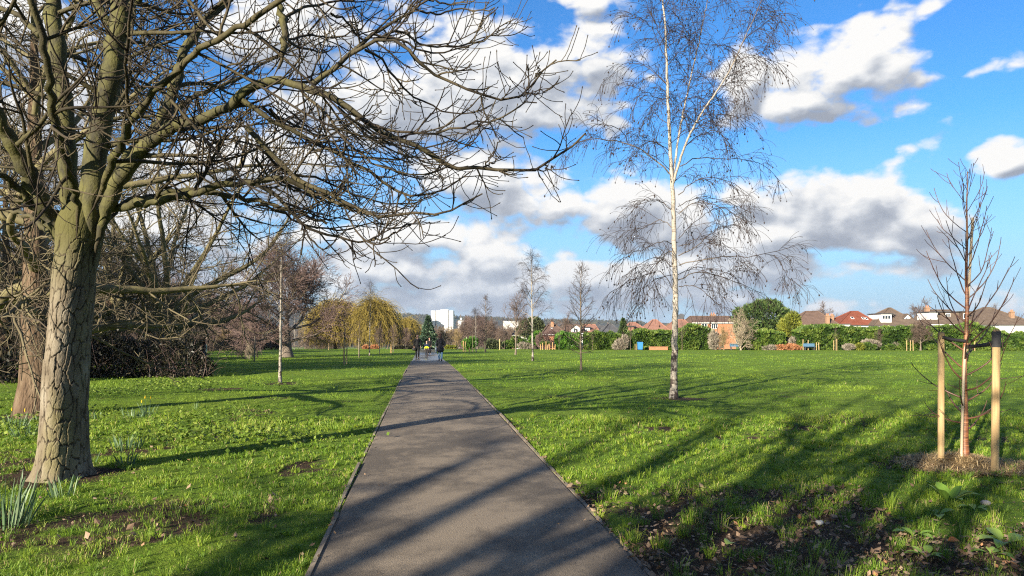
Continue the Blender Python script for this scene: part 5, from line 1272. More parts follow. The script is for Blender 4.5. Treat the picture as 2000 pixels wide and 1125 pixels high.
# the belt of trees beyond the lawn
BELT = [('oak', 918, 165, 612, .9, 'dense reddish tree between the white flats and the birch pair'), ('oak', 950, 170, 614, .9, 'dense reddish tree behind the dark larch, farther back'), ('round', 880, 160, 634, 1.1, 'brown tree in front of the white flats'), ('round', 1000, 165, 628, 1.1, 'brown tree left of the domed evergreen'), ('oak', 790, 150, 634, .9, 'brown tree between the two yellow willows'),
        ('round', 905, 140, 616, 1.0, 'reddish brown round tree right of the white tower block'), ('oak', 932, 150, 609, .9, 'tall reddish brown tree behind the white birch pair'), ('round', 962, 145, 617, 1.0, 'reddish brown tree behind the dark larch right of the path'),
        ('vase', 893, 125, 640, 1.1, 'low golden brown tree right of the blue green conifer'), ('vase', 870, 130, 636, 1.3, 'low brown tree just right of the walkers'), ('round', 985, 150, 632, 1.1, 'brown tree below the far white sheds'),
        ('vase', 1012, 125, 650, 1.2, 'low brown tree behind the bare young tree right of the path'), ('vase', 812, 128, 640, 1.2, 'low golden brown tree behind the left walker'), ('vase', 780, 122, 632, 1.1, 'golden brown tree right of the orange stake'),
        ('round', 757, 117, 618, 1.0, 'brown round tree right of the large willow'), ('round', 740, 112, 632, .8, 'small brown tree against the large willow'), ('vase', 838, 150, 642, 1.3, 'brown tree behind the blue green conifer'),
        ('oak', 470, 105, 570, 1.0, 'purple brown tree left of the spreading tree'), ('oak', 405, 98, 552, 1.0, 'purple brown tree behind the third chestnut, right part'),
        ('oak', 330, 84, 520, .9, 'bare tree straight behind the third chestnut'), ('oak', 255, 72, 480, .9, 'bare tree behind the nearest trunk, right part'), ('round', 205, 62, 500, 1.0, 'brown tree just right of the nearest trunk'),
        ('oak', 130, 66, 430, .9, 'tall bare tree hidden behind the nearest chestnut'), ('oak', 30, 55, 430, .9, 'tall bare tree beyond the ivy covered trunk'), ('round', -40, 42, 440, 1.0, 'bare tree cut by the left edge of the view'),
        ('vase', 530, 108, 632, 1.3, 'low brown tree under the spreading tree, left part'), ('vase', 440, 96, 640, 1.3, 'low brown tree at the end of the left meadow')]
for j, (k, u, Y, vt, w, lab) in enumerate(BELT):
    put(k, 'bare_tree', lab, 'tree', u, Y, vtop=vt, wide=w, rot=j * 1.9, group='bare trees round the lawn')

# wood farther off that reads as one mass, and scrub under it
rng = np.random.default_rng(900)
mb = MB()
for (u0, u1, Y, v0, n) in ((-60, 480, 118, 612, 26), (380, 900, 185, 642, 30), (840, 1080, 230, 640, 20), (1040, 1420, 260, 640, 26), (880, 1300, 420, 643, 30), (1560, 2080, 210, 620, 20)):
    for i in range(n):
        u = rng.uniform(u0, u1); y = Y * rng.uniform(.93, 1.25); vt = v0 + rng.normal(0, 5)
        b = GY(u, y); H_ = max(2.5, zof(vt, y) - b[2]); W = rng.uniform(.32, .5) * min(H_, 12); m_ = 1100
        uu = nrm(rng.normal(size=(m_, 3))); f = rng.random(m_) ** .4
        c = b + np.array([0, 0, H_ * .55]) + uu * f[:, None] * np.array([W, W, H_ * .45])
        spray_quads(mb, c, uu + (0, 0, .6), .7 + .22 * y / 100, np.clip(.45 + .25 * rng.normal() + rng.normal(0, .2, m_), 0, 1), rng, .5, .07)
m = foliage('far bare woodland', [(0, (.06, .042, .036)), (.5, (.125, .088, .068)), (1, (.20, .15, .10))], .9, .05)
tag(mb.build('woodland', m, smooth=False), 'brown mass of bare woodland beyond the lawn and the houses', 'woodland', kind='stuff')

def thicket(label, b, lobes, seed, n, size=.12):
    rng = np.random.default_rng(seed)
    t = thing('bramble_thicket', label, 'bush', b, 'bramble thickets')
    mb = MB(); shell(mb, lobes, n, size, rng, lump=.35, up=.1, asp=.55, tonek=.42, inner=.62); mb.build('foliage', M['bramble'], t, smooth=False)
    s = MB(); k = n // 55
    a = rng.uniform(0, 6.283, k); lb = np.array(lobes)[rng.integers(0, len(lobes), k)]
    st = np.stack([lb[:, 0] + rng.uniform(-1, 1, k) * lb[:, 3], lb[:, 1] + rng.uniform(-1, 1, k) * lb[:, 4] * .8, np.full(k, .02)], -1)
    Q = march(st, np.stack([.4 * np.cos(a), .4 * np.sin(a), np.ones(k)], -1), rng.uniform(1.0, 2.2, k) * lb[:, 5] / 1.0, 9, .12, .0, -.22, rng)
    tubes(s, Q, taper(np.full(k, .008), .004, 9), 3, rng); s.build('stems' if False else 'stem', M['bare_purple'], t)
b3 = GY(290, 27.5)
thicket('dark bramble thicket round the foot of the third chestnut', b3, [(-1.2, .5, .45, 1.5, 1.2, .95), (.3, .8, .55, 1.5, 1.3, 1.05), (1.3, .3, .35, .9, .9, .65), (-2.2, 1.0, .5, 1.2, 1.2, .85)], 71, 15000)
bL = GY(15, 24)
thicket('brown bramble thicket at the left edge behind the second chestnut', bL, [(-1.5, .3, .45, 1.6, 1.2, .9), (.2, .6, .4, 1.2, 1.1, .75), (-3, 1, .6, 1.5, 1.3, 1.1), (-.3, 3.5, .9, 2.5, 1.2, 1.3)], 72, 13000)
# undergrowth closing the view under the trees on the left
rng = np.random.default_rng(73); mb = MB(); n = 42000
u = rng.uniform(-80, 560, n); Y = np.where(u < 400, rng.uniform(38, 60, n), rng.uniform(80, 108, n)); Y = np.maximum(Y, np.interp(u, [-80, 170, 300, 400, 420, 560], [34, 38, 46, 60, 90, 108]))
X = (u - 1000) * Y / F; hmax = np.interp(u, [-80, 200, 380, 400, 560], [1.9, 1.8, 1.6, 1.6, 1.5]) * (.5 + fbm(X * .35, Y * .35, 12, 3))
z = gz(X, Y) + rng.random(n) ** .8 * hmax
spray_quads(mb, np.stack([X, Y, z], -1), rng.normal(0, .4, (n, 3)) + (0, -.2, .8), .55 + 0 * X, np.clip(.4 + 1.2 * (fbm(X * .5, z * .8, 14, 3) - .5) + rng.normal(0, .18, n), 0, 1), rng, .3, .10)
m = foliage('dead undergrowth', [(0, (.026, .019, .015)), (.5, (.085, .06, .047)), (1, (.19, .14, .10))], .9, .05)
tag(mb.build('undergrowth', m, smooth=False), 'dark brown undergrowth below the bare trees on the far left', 'undergrowth', kind='stuff')

# ivy climbing a trunk at the left
def ivy_trunk():
    rng = np.random.default_rng(81); b = GY(66, 24.5)
    t = thing('ivy_tree', 'trunk wrapped in ivy behind the second chestnut at the left', 'tree', b)
    q = resample(np.array([[0, 0, -.2], [.05, 0, 1.5], [.15, .1, 3.2], [.3, .2, 6.5]]), 20); tm = MB(); tubes(tm, q, taper([.16], .07, 20)[0], 10, rng); tm.build('trunk', M['chestnut_old'], t)
    n = 5200; f = rng.random(n); i = f * 11.5
    p = np.stack([np.interp(i, np.arange(20), q[:, k]) for k in range(3)], -1)
    a = rng.uniform(0, 6.283, n); r = (.14 + .22 * fbm(a * 1.3, p[:, 2] * 1.6, 5, 3) * 1.3) * (.7 + .4 * rng.random(n)) * (1.1 - .45 * f)
    c = p + np.stack([np.cos(a) * r, np.sin(a) * r, 0 * a], -1)
    mb = MB(); cards(mb, c, nrm(np.stack([np.cos(a), np.sin(a), .5 + 0 * a], -1) + rng.normal(0, .4, (n, 3))), rng.uniform(.07, .13, n), np.clip(rng.normal(.5, .25, n), 0, 1), rng, .9, .1)
    mb.build('ivy', M['ivy'], t, smooth=False)
ivy_trunk()
# trees behind the viewer, known from the shadows they throw across the lawn
for (x, y, h, k, r, w, lab) in ((-7.5, -6.0, 14, 'open_chestnut', 1.1, .50, 'bare chestnut behind the viewer whose shadow falls on the near right lawn'), (-7.0, -7.9, 17, 'open_chestnut', 2.0, .50, 'second bare chestnut of the row behind the viewer'), (-3.7, -6.2, 13, 'open_chestnut', 5.3, .35, 'third bare chestnut of the row behind the viewer'),
                             (-2.0, -14.0, 23, 'open_chestnut', 2.2, .5, 'tall bare chestnut well behind the viewer shading the middle of the lawn'), (-10.9, -12.5, 19, 'open_chestnut', 3.4, .6, 'another bare chestnut behind the viewer shading the far middle of the lawn'), (1.2, -9.5, 15, 'oak', 4.2, .9, 'bare oak behind the viewer shading the right edge'), (-27, 17, 14, 'oak', 5.2, .9, 'bare oak left of the second chestnut, out of view')):
    b = np.array([x, y, float(gz(x, y))])
    put(k, 'bare_tree', lab, 'tree', 0, 0, h=h, wide=w, rot=r, base=b)

# ------------------------------------------------------------------ houses behind the hedges
def tile_mat(name, c, c2):
    m, nt = newmat(name)
    v = coords(nt)
    n = nd(nt, 'TexNoise', Vector=v, Scale=1.1, Detail=8, Roughness=.7)
    b = nd(nt, 'TexBrick', Vector=coords(nt, (1, 1, 1)), Scale=3.2); b.inputs['Color1'].default_value = (1, 1, 1, 1); b.inputs['Color2'].default_value = (.72, .72, .72, 1); b.inputs['Mortar'].default_value = (.45, .45, .45, 1)
    w = nd(nt, 'TexWave', Vector=v, Scale=4.5, Distortion=.4, _bands_direction='Z', _wave_profile='SAW')
    col = mix(nt, .55, ramp(nt, n.outputs[0], [(.3, c), (.7, c2)]), b.outputs[0], 'MULTIPLY')
    finish(nt, col, .85, w.outputs[1] if len(w.outputs) > 1 else w.outputs[0], .5, .03, spec=.2)
    return m
M['tile_brown'] = tile_mat('brown roof tiles', (.10, .065, .05), (.165, .11, .085))
M['tile_red'] = tile_mat('red roof tiles', (.15, .045, .027), (.22, .072, .043))
M['tile_salmon'] = tile_mat('salmon clay roof tiles', (.22, .11, .078), (.31, .165, .122))
M['tile_dark'] = tile_mat('dark brown roof tiles', (.085, .062, .047), (.16, .12, .09))
M['tile_grey'] = tile_mat('dark grey roof tiles', (.06, .062, .068), (.12, .12, .125))
M['render_white'] = varied('white painted render', [(.3, (.48, .47, .45)), (.7, (.62, .61, .59))], 1.5, (1, 1, .5), .8, .15, .01)
M['brick'] = varied('orange red brick', [(.3, (.24, .10, .055)), (.7, (.40, .185, .10))], 6, (1, 1, 3), .9, .3, .01)
M['brick_dull'] = varied('weathered brown brick', [(.3, (.17, .10, .065)), (.7, (.33, .21, .13))], 6, (1, 1, 3), .9, .3, .01)
M['frame_white'] = flat('white window frame', (.78, .78, .76), .4)
m, nt = newmat('dark window glass'); finish(nt, (.02, .026, .032), .06, spec=.8); M['pane'] = m
M['felt'] = flat('dark roof felt', (.05, .05, .052), .9)
M['clay_pot'] = flat('clay chimney pot', (.36, .16, .09), .8)

def wbox(parent, name, x0, x1, y0, y1, z0, z1, mat):
    o = box(MB(), (x0, y0, z0), (x1, y1, z1)).build(name, M[mat] if isinstance(mat, str) else mat, parent, smooth=False)
    return o
def window(parent, x0, x1, z0, z1, y, n=2, bars=1):
    """white frame with panes, standing in front of the wall plane y (towards the viewer is -y)"""
    mb = MB(); f = .07
    box(mb, (x0, y - .06, z0), (x1, y - .002, z0 + f)); box(mb, (x0, y - .06, z1 - f), (x1, y - .002, z1))
    for i in range(n + 1):
        xc = x0 + (x1 - x0) * i / n; w = f / 2 if 0 < i < n else f
        a = max(x0, xc - w); b_ = min(x1, xc + w)
        box(mb, (a, y - .058, z0 + f), (b_, y - .004, z1 - f))
    fr = mb.build('window', M['frame_white'], parent, smooth=False)
    wbox(fr, 'pane', x0 + f * .5, x1 - f * .5, y - .03, y - .006, z0 + f * .5, z1 - f * .5, 'pane')
    return fr
def house(name, label, u0, u1, ve, vr, ur0, ur1, Y=138, dep=9., roof='tile_brown', wall='render_white', gable=False, feats=(), group='houses behind the gardens'):
    k = Y / F; b = GY((u0 + u1) / 2, Y); b[2] -= .3
    X = lambda u: (u - 1000) * k - b[0]
    Z = lambda v: zof(v, Y) - b[2]
    t = thing(name, label, 'house', b, group)
    x0, x1, ze, zr = X(u0), X(u1), Z(ve), Z(vr)
    wbox(t, 'wall', x0 + .35, x1 - .35, .35, dep - .35, -.5, ze - .003, wall)
    r0, r1 = X(ur0), X(ur1); d2 = dep / 2
    V = [(x0, 0, ze), (x1, 0, ze), (x1, dep, ze), (x0, dep, ze), (r0, d2, zr), (r1, d2, zr), (x0, 0, ze - .18), (x1, 0, ze - .18), (x1, dep, ze - .18), (x0, dep, ze - .18)]
    mb = MB()
    mb.add(V, [[(0, 1, 5, 4), (2, 3, 4, 5), (6, 9, 8, 7), (0, 6, 7, 1), (1, 7, 8, 2), (2, 8, 9, 3), (3, 9, 6, 0)], [(1, 2, 5), (3, 0, 4)]])
    rf = mb.build('roof', M[roof], t, smooth=False)
    # ridge and hip tiles
    rg = MB(); rr = np.random.default_rng(1)
    for a, c in ((4, 5), (0, 4), (1, 5), (2, 5), (3, 4)):
        p, q = np.array(V[a], float), np.array(V[c], float)
        if np.linalg.norm(p - q) < .3: continue
        tubes(rg, np.array([p, (p + q) / 2, q]) + (0, 0, .03), np.full(3, .11), 6, rr)
    rg.build('ridge', M[roof], rf)
    for s in range(1): pass
    g = MB(); box(g, (x0 - .04, -.09, ze - .19), (x1 + .04, -.012, ze - .07)); g.build('gutter', M['frame_white'], t, smooth=False)
    slope = lambda v: (Z(v) - ze) / (zr - ze) * d2
    for ft in feats:
        kind = ft[0]
        if kind == 'chimney':
            _, u, vt, w, dy = ft; mb = MB(); xc = X(u); wm = w * k / 2; zt = Z(vt); zb = ze + .2
            box(mb, (xc - wm, dy, zb), (xc + wm, dy + .7, zt - .25)); box(mb, (xc - wm - .06, dy - .06, zt - .247), (xc + wm + .06, dy + .76, zt - .08))
            c = mb.build('chimney', M['brick_dull'], t, smooth=False); pm = MB()
            for q in (-.5, .5): tubes(pm, np.array([[xc + q * wm, dy + .35, zt - .1], [xc + q * wm, dy + .35, zt + .28]]), np.array([.14, .11]), 9, rr)
            pm.build('chimney_pot', M['clay_pot'], c)
        elif kind == 'dormer':
            _, ua, ub, vt, vb, dy, mat, nwin = ft
            xa, xb, za, zb = X(ua), X(ub), Z(vb), Z(vt)
            o = wbox(t, 'dormer', xa, xb, dy, d2 + .8, za, zb, mat)
            wbox(o, 'dormer_roof', xa - .2, xb + .2, dy - .25, d2 + 1, zb + .002, zb + .16, 'felt')
            for (wa, wb, va, vb2, nn) in nwin: window(o, X(wa), X(wb), Z(vb2), Z(va), dy, nn)
        elif kind == 'skylight':
            _, u, v, w, h = ft; y = slope(v); sl = math.atan2(zr - ze, d2)
            mb = MB(); wm, hm = w * k / 2, h * k
            n = np.array([0, -math.sin(sl), math.cos(sl)]); up = np.array([0, math.cos(sl), math.sin(sl)]); c = np.array([X(u), y, Z(v)]) + n * .04; rx = np.array([1., 0, 0])
            P8 = [c + a * rx * wm + b_ * up * hm + e * n for e in (0, .07) for (a, b_) in ((-1, -1), (1, -1), (1, 1), (-1, 1))]
            mb.add(P8, [[(4, 5, 6, 7), (0, 1, 5, 4), (1, 2, 6, 5), (2, 3, 7, 6), (3, 0, 4, 7)]])
            o = mb.build('roof_window', M['frame_white'], t, smooth=False); m2 = MB()
            m2.add([c + a * rx * wm * .8 + b_ * up * hm * .84 + .075 * n for (a, b_) in ((-1, -1), (1, -1), (1, 1), (-1, 1))], [[(0, 1, 2, 3)]]); m2.build('pane', M['pane'], o)
        elif kind == 'ext':
            _, ua, ub, vt, depth, mat = ft
            o = wbox(t, 'extension', X(ua), X(ub), -depth, .34, -.5, Z(vt), mat)
            wbox(o, 'flat_roof', X(ua) - .15, X(ub) + .15, -depth - .15, .3, Z(vt) + .002, Z(vt) + .14, 'felt')
        elif kind == 'window':
            _, ua, ub, vt, vb, n_ = ft; window(t, X(ua), X(ub), Z(vb), Z(vt), .35, n_)
        elif kind == 'extwindow':
            _, ua, ub, vt, vb, n_, depth = ft; window(t, X(ua), X(ub), Z(vb), Z(vt), -depth, n_)
        elif kind == 'gabled':
            _, ua, ub, vt, vm, vb, dy = ft; xa, xb, zb, zm, zt = X(ua), X(ub), Z(vb), Z(vm), Z(vt); xm = (xa + xb) / 2
            mb = MB(); mb.add([(xa, dy, zb), (xb, dy, zb), (xb, dy, zm), (xm, dy, zt), (xa, dy, zm), (xa, d2 + 2, zb), (xb, d2 + 2, zb), (xb, d2 + 2, zm), (xm, d2 + 2, zt), (xa, d2 + 2, zm)], [[(0, 1, 2, 3, 4)], [(0, 4, 9, 5), (1, 6, 7, 2)]])
            o = mb.build('gabled_dormer', M['render_white'], t, smooth=False); m2 = MB()
            m2.add([(xa - .25, dy - .25, zm - .15), (xm, dy - .25, zt + .12), (xb + .25, dy - .25, zm - .15), (xa - .25, d2 + 2, zm - .15), (xm, d2 + 2, zt + .12), (xb + .25, d2 + 2, zm - .15), (xa - .25, dy - .25, zm - .27), (xm, dy - .25, zt), (xb + .25, dy - .25, zm - .27)], [[(0, 1, 4, 3), (1, 2, 5, 4), (0, 6, 7, 1), (1, 7, 8, 2)]])
            m2.build('dormer_roof', M[roof], o, smooth=False)
            window(o, xa + (xb - xa) * .25, xb - (xb - xa) * .25, zb + (zm - zb) * .25, zm, dy, 2)
    return t
house('bungalow', 'bungalow with a large plain brown hipped roof behind the long hedge', 1548, 1652, 641, 607, 1594, 1619, 138, 10, 'tile_brown', 'render_white',
      feats=[('chimney', 1622, 615, 6.5, 1.0)])
house('bungalow', 'bungalow with a bright red hipped roof and two roof windows', 1634, 1726, 638, 607, 1684, 1699, 138, 9.5, 'tile_red', 'render_white',
      feats=[('chimney', 1650, 614, 6, 5.2), ('skylight', 1677, 621, 5.5, 3.6), ('skylight', 1698, 621.5, 4.5, 3.8), ('skylight', 1704, 622.5, 4.5, 3.8), ('ext', 1653, 1681, 636.5, 3, 'render_white'), ('ext', 1626, 1650, 634, 2.2, 'render_white')])
house('bungalow', 'house with a dark hipped roof and a white box dormer with windows', 1704, 1806, 637, 600, 1762, 1767, 136, 10, 'tile_dark', 'render_white',
      feats=[('dormer', 1726, 1747, 613, 634, 1.0, 'render_white', [(1728, 1745, 615.5, 623.5, 3)]), ('dormer', 1747.5, 1758, 614, 632, 2.2, 'tile_dark', [(1750, 1753, 616, 623.5, 1)]), ('gabled', 1776, 1790, 613, 620, 634, 2.0), ('ext', 1700, 1786, 637.5, 2.6, 'render_white'), ('extwindow', 1742, 1758, 639.5, 642.5, 4, 2.6)])
house('bungalow', 'house with a brick chimney and a wide flat roofed dormer behind the staked sapling', 1818, 1912, 633, 604, 1846, 1886, 136, 10, 'tile_dark', 'render_white',
      feats=[('chimney', 1837, 598, 8, 4.0), ('dormer', 1825, 1841, 609.5, 624, 1.6, 'render_white', []), ('dormer', 1842, 1890, 609, 622, 2.6, 'tile_dark', [(1863, 1872, 611, 620, 2)]), ('dormer', 1891, 1906, 608.5, 622, 1.8, 'tile_dark', [(1893, 1897, 612, 622, 1)]), ('ext', 1870, 1925, 636, 2, 'render_white')])
house('bungalow', 'house with a broad dark hipped roof and white wall at the right edge', 1902, 2030, 634, 599, 1958, 1972, 134, 11, 'tile_dark', 'render_white',
      feats=[('chimney', 1993, 607, 7, 2.0), ('ext', 1930, 2030, 636, 3, 'render_white')])
house('terrace_house', 'brick terrace house with brown tiled roof, white gutter and bay windows', 1352, 1442, 629.5, 617, 1358, 1436, 150, 9, 'tile_brown', 'brick',
      feats=[('chimney', 1405, 612, 10, 4.6), ('window', 1357, 1364, 631, 641, 2), ('window', 1371, 1382, 631, 641, 2), ('window', 1390, 1402, 631.5, 642, 3)])
house('bungalow', 'house with a tall salmon roof left of the birch stem', 1260, 1312, 648, 624, 1284, 1292, 132, 9, 'tile_salmon', 'render_white')
house('bungalow', 'house with a salmon roof directly behind the birch stem, right side', 1312, 1362, 646, 624, 1328, 1348, 134, 9, 'tile_salmon', 'render_white')
house('bungalow', 'house with salmon roof and white trimmed dormer right of the small spruce', 1220, 1272, 650, 630, 1238, 1250, 128, 9, 'tile_salmon', 'render_white',
      feats=[('dormer', 1224, 1242, 638, 648, 1.2, 'tile_salmon', [])])
house('bungalow', 'house with a dark grey hipped roof left of the small spruce', 1174, 1214, 650, 633, 1194, 1202, 130, 8, 'tile_grey', 'render_white')
house('bungalow', 'lower dark grey roofed house left of the grey hipped roof', 1158, 1192, 650, 637, 1166, 1186, 142, 8, 'tile_grey', 'render_white')
house('bungalow', 'house with a white gable behind the dark young larch', 1102, 1142, 650, 635, 1108, 1136, 134, 9, 'tile_brown', 'render_white', feats=[('gabled', 1116, 1134, 634, 641, 652, .5)])
house('bungalow', 'house with red tiles between the white gable and the grey roofs', 1138, 1174, 651, 634, 1146, 1168, 138, 9, 'tile_salmon', 'render_white', feats=[('dormer', 1144, 1154, 640, 648, 1.5, 'render_white', [(1146, 1152, 641.5, 646, 2)])])
house('bungalow', 'house with reddish brown roof and chimney behind the purple shrub', 1058, 1108, 652, 634, 1074, 1088, 128, 9, 'tile_brown', 'brick', feats=[('chimney', 1081, 631, 6, 3.5), ('skylight', 1079, 641, 3, 3)])
house('bungalow', 'grey roofed house half hidden left of the domed evergreen', 1000, 1034, 654, 641, 1010, 1026, 150, 8, 'tile_grey', 'render_white')

# tower block and pale buildings far off
def slab_mat(name, c):
    m, nt = newmat(name)
    v = coords(nt)
    b = nd(nt, 'TexBrick', Vector=v, Scale=.36); b.offset = 0
    mp = nt.nodes.new('ShaderNodeMapping'); mp.inputs['Rotation'].default_value = (math.pi / 2, 0, 0); nt.links.new(v, mp.inputs[0]); nt.links.new(mp.outputs[0], b.inputs['Vector'])
    for kk, q in (('Color1', 1), ('Color2', .95), ('Mortar', .80)): b.inputs[kk].default_value = (c[0] * q, c[1] * q, c[2] * q, 1)
    b.inputs['Mortar Size'].default_value = .07
    finish(nt, b.outputs[0], .7, spec=.2); return m
M['slab'] = slab_mat('white tower cladding', (.62, .62, .62))
Yt = 720; kt = Yt / F; bt = GY(864, Yt)
t = thing('tower_block', 'white tower block on the skyline above the walkers', 'building', bt)
TX = lambda u: (u - 1000) * kt - bt[0]
TZ = lambda v: zof(v, Yt) - bt[2]
wbox(t, 'wing', TX(842.5), TX(851), -3, 10, 0, TZ(607), M['slab'])
wbox(t, 'recess', TX(851) + .003, TX(853) - .003, -1, 9, 0, TZ(607.5), 'felt')
wbox(t, 'front', TX(853), TX(875.5), -4, 12, 0, TZ(606), M['slab'])
wbox(t, 'recess', TX(875.5) + .003, TX(876.5) - .003, -2, 11, 0, TZ(607), M['tile_grey'])
wbox(t, 'wing', TX(876.5), TX(885.5), -3, 12, 0, TZ(607), M['slab'])
wbox(t, 'plant_room', TX(860), TX(876), 0, 8, TZ(606) + .01, TZ(604.8), M['slab'])
for (nm, u0, u1, vt, Y, lab) in (('flats', 886.5, 899, 622, 740, 'lower white block of flats right of the tower block'), ('flats', 894, 906, 626, 690, 'small white block in front of the lower white flats'), ('flats', 832, 842, 623, 700, 'small pale block left of the tower block')):
    k = Y / F; b = GY((u0 + u1) / 2, Y); h = zof(vt, Y) - b[2]; w = (u1 - u0) * k / 2
    t = thing(nm, lab, 'building', b, 'white blocks on the skyline')
    wbox(t, 'wall', -w, w, 0, 12, 0, h, M['slab']); wbox(t, 'roof', -w - .3, w + .3, -.3, 12.3, h + .01, h + .6, 'felt'); wbox(t, 'stair_tower', -w * .3, w * .3, 2, 7, h + .61, h + 2.5, M['slab'])
k = 900 / F; b = GY(998, 900); t = thing('warehouse', 'long white sheds far off above the brown trees', 'building', b)
wbox(t, 'wall', -15 * k, 17 * k, 0, 30, 0, zof(628.5, 900) - b[2], 'render_white'); wbox(t, 'roof', -15.5 * k, 17.5 * k, -1, 31, zof(628.5, 900) - b[2] + .01, zof(627, 900) - b[2], M['slab'])
k = 1000 / F; b = GY(1332, 1000); t = thing('tower_block', 'hazy grey tower just right of the birch stem on the skyline', 'building', b)
wbox(t, 'wall', -4.2 * k, 4.2 * k, 0, 10, 0, zof(614, 1000) - b[2], 'tile_grey'); wbox(t, 'plant_room', -2 * k, 2 * k, 2, 7, zof(614, 1000) - b[2] + .01, zof(612.5, 1000) - b[2], 'tile_grey')

# wooded ridge on the skyline
def hills():
    ncol = 420; u = np.linspace(-700, 2700, ncol)
    vt = np.interp(u, [-700, 0, 250, 420, 560, 760, 840, 900, 1000, 1200, 1600, 2700], [588, 590, 591, 594, 603, 615, 619, 621, 625, 630, 634, 634])
    rows = [(1150, -26, 0), (1500, None, .25), (1900, None, .6), (2300, None, .88), (2600, None, 1.0), (3200, None, .7)]
    V = []
    for (Y, z, f) in rows:
        X = (u - 1000) / F * 2600 * (Y / 2600) ** .6
        top = EYE + (HOR - vt) * 2600 / F
        V.append(np.stack([X, np.full(ncol, Y), np.full(ncol, z) if z is not None else -26 + (top + 26) * f + 7 * (fbm(u / 30, u * 0 + Y, 4, 4) - .5) * (f > .2)], -1))
    V = np.array(V); I = np.arange(V[..., 0].size).reshape(V.shape[:2])
    mb = MB(); mb.add(V, np.stack([I[:-1, :-1], I[:-1, 1:], I[1:, 1:], I[1:, :-1]], -1).reshape(-1, 4))
    m = varied('wooded hillside', [(.35, (.016, .022, .014)), (.55, (.035, .040, .024)), (.7, (.09, .07, .05))], .012, (1, 1, 3), .95, 1, 8, 8)
    tag(mb.build('hills', m), kind='structure')
    rng = np.random.default_rng(7); mb = MB(); n = 9000
    uu = rng.uniform(330, 1250, n); f = rng.uniform(.55, 1., n) ** .5
    top = EYE + (HOR - np.interp(uu, u, vt)) * 2600 / F
    Y = 2600 - (1 - f) * 1500; X = (uu - 1000) / F * 2600 * (Y / 2600) ** .6
    z = -26 + (top + 26) * f - 3 + rng.random(n) * 9
    c = np.stack([X, Y, z], -1)
    spray_quads(mb, c, rng.normal(0, .6, (n, 3)) + (0, 0, 1), 11, np.clip(rng.normal(.45, .25, n), 0, 1), rng, .4, .6)
    tag(mb.build('hill_wood', foliage('wood on the ridge', [(0, (.014, .020, .012)), (.6, (.035, .040, .022)), (1, (.09, .07, .048))], .95, .05), smooth=False), 'dark wood covering the ridge on the skyline', 'woodland', kind='stuff')
hills()
b = GY(781, 640); tr, cr = conifer_mesh('skyline cypress', M['conifer'], zof(612, 640) - b[2], 1.5, 2600, 91, 1.3, .28, up=1.2)
t = thing('cypress_tree', 'dark narrow column shaped tree on the skyline left of the tower block', 'tree', b); child('trunk', tr, t); child('crown', cr, t)

# ------------------------------------------------------------------ stakes and small things on the lawn
M['stake_warm'] = varied('orange softwood', [(.3, (.36, .21, .09)), (.7, (.48, .31, .14))], 4, (6, 6, .6), .8, .2, .004)
ST = [(672, 713, 665, .085, 'stake_warm', 'tall orange stake holding a sapling on the left lawn', 0), (677, 712, 666, .06, 'wood_post', 'second thinner stake leaning by the tall orange one', .02),
      (701, 700, 661, .07, 'wood_grey', 'brown stake with a dark top left of the thin white birch', 0), (764, 690, 673, .11, 'stake_warm', 'short thick orange stake below the round brown tree', 0), (741, 692, 664, .07, 'wood_grey', 'dark stake right of the thin white birch', 0),
      (642, 683.5, 671, .10, 'wood_post', 'short pale post at the foot of the left willow', 0), (892, 683, 668, .10, 'stake_warm', 'orange stake nearest the path on the right', 0), (905, 687, 666, .12, 'stake_warm', 'thick orange stake, left of a pair right of the path', 0), (909, 687.5, 667, .09, 'wood_post', 'thinner pale stake, right of a pair right of the path', 0),
      (917, 687.5, 679, .10, 'stake_warm', 'stub of an orange stake left of the slim brown sapling', 0), (976, 683.5, 662, .14, 'wood_post', 'pale stake behind the dark larch right of the path', 0),
      (1240.5, 683.2, 672, .07, 'wood_post', 'left of two short stakes in front of the dark green hedge', 0), (1243.8, 683.2, 672, .07, 'wood_post', 'right of two short stakes in front of the dark green hedge', 0),
      (1305.5, 683, 667, .08, 'wood_post', 'left of two stakes just left of the birch stem', 0), (1311, 683, 666, .08, 'wood_post', 'right of two stakes just left of the birch stem', 0), (1333.5, 682.5, 646, .08, 'wood_post', 'tall pale cane like stake right of the birch stem', .006),
      (1413, 682.5, 664, .08, 'wood_post', 'pale stake under the small bare tree left of the broad conifer', 0), (1508, 683.5, 665, .10, 'wood_post', 'left of two stakes in front of the clipped hedge', 0), (1517, 683.5, 665, .10, 'wood_post', 'right of two stakes in front of the clipped hedge', 0),
      (1568.5, 684, 663, .10, 'wood_post', 'left of two stakes right of the golden conifer', 0), (1578.5, 684, 664, .10, 'wood_post', 'right of two stakes right of the golden conifer', 0), (1594.5, 684, 669, .11, 'wood_post', 'left of two short thick stakes before the long hedge', 0), (1599.5, 684, 669, .10, 'wood_post', 'right of two short thick stakes before the long hedge', -.03),
      (1628.5, 684, 665, .09, 'wood_post', 'left of two stakes round the thin sapling before the long hedge', 0), (1634.5, 684.5, 662, .09, 'wood_post', 'right of two stakes round the thin sapling before the long hedge', 0),
      (1771, 685, 665, .09, 'wood_post', 'left of three stakes beside the crooked garden tree', 0), (1778, 685, 665, .08, 'wood_post', 'middle of three stakes beside the crooked garden tree', .01), (1783.5, 685, 665, .09, 'wood_post', 'right of three stakes beside the crooked garden tree', -.02),
      (1890, 685.5, 667, .09, 'wood_post', 'left of two far stakes seen behind the near sapling', 0), (1904, 685.5, 667, .09, 'wood_post', 'right of two far stakes seen behind the near sapling', -.02), (497, 706, 656, .085, 'wood_grey', 'dark leaning post on the left lawn in front of the spreading tree', .02)]
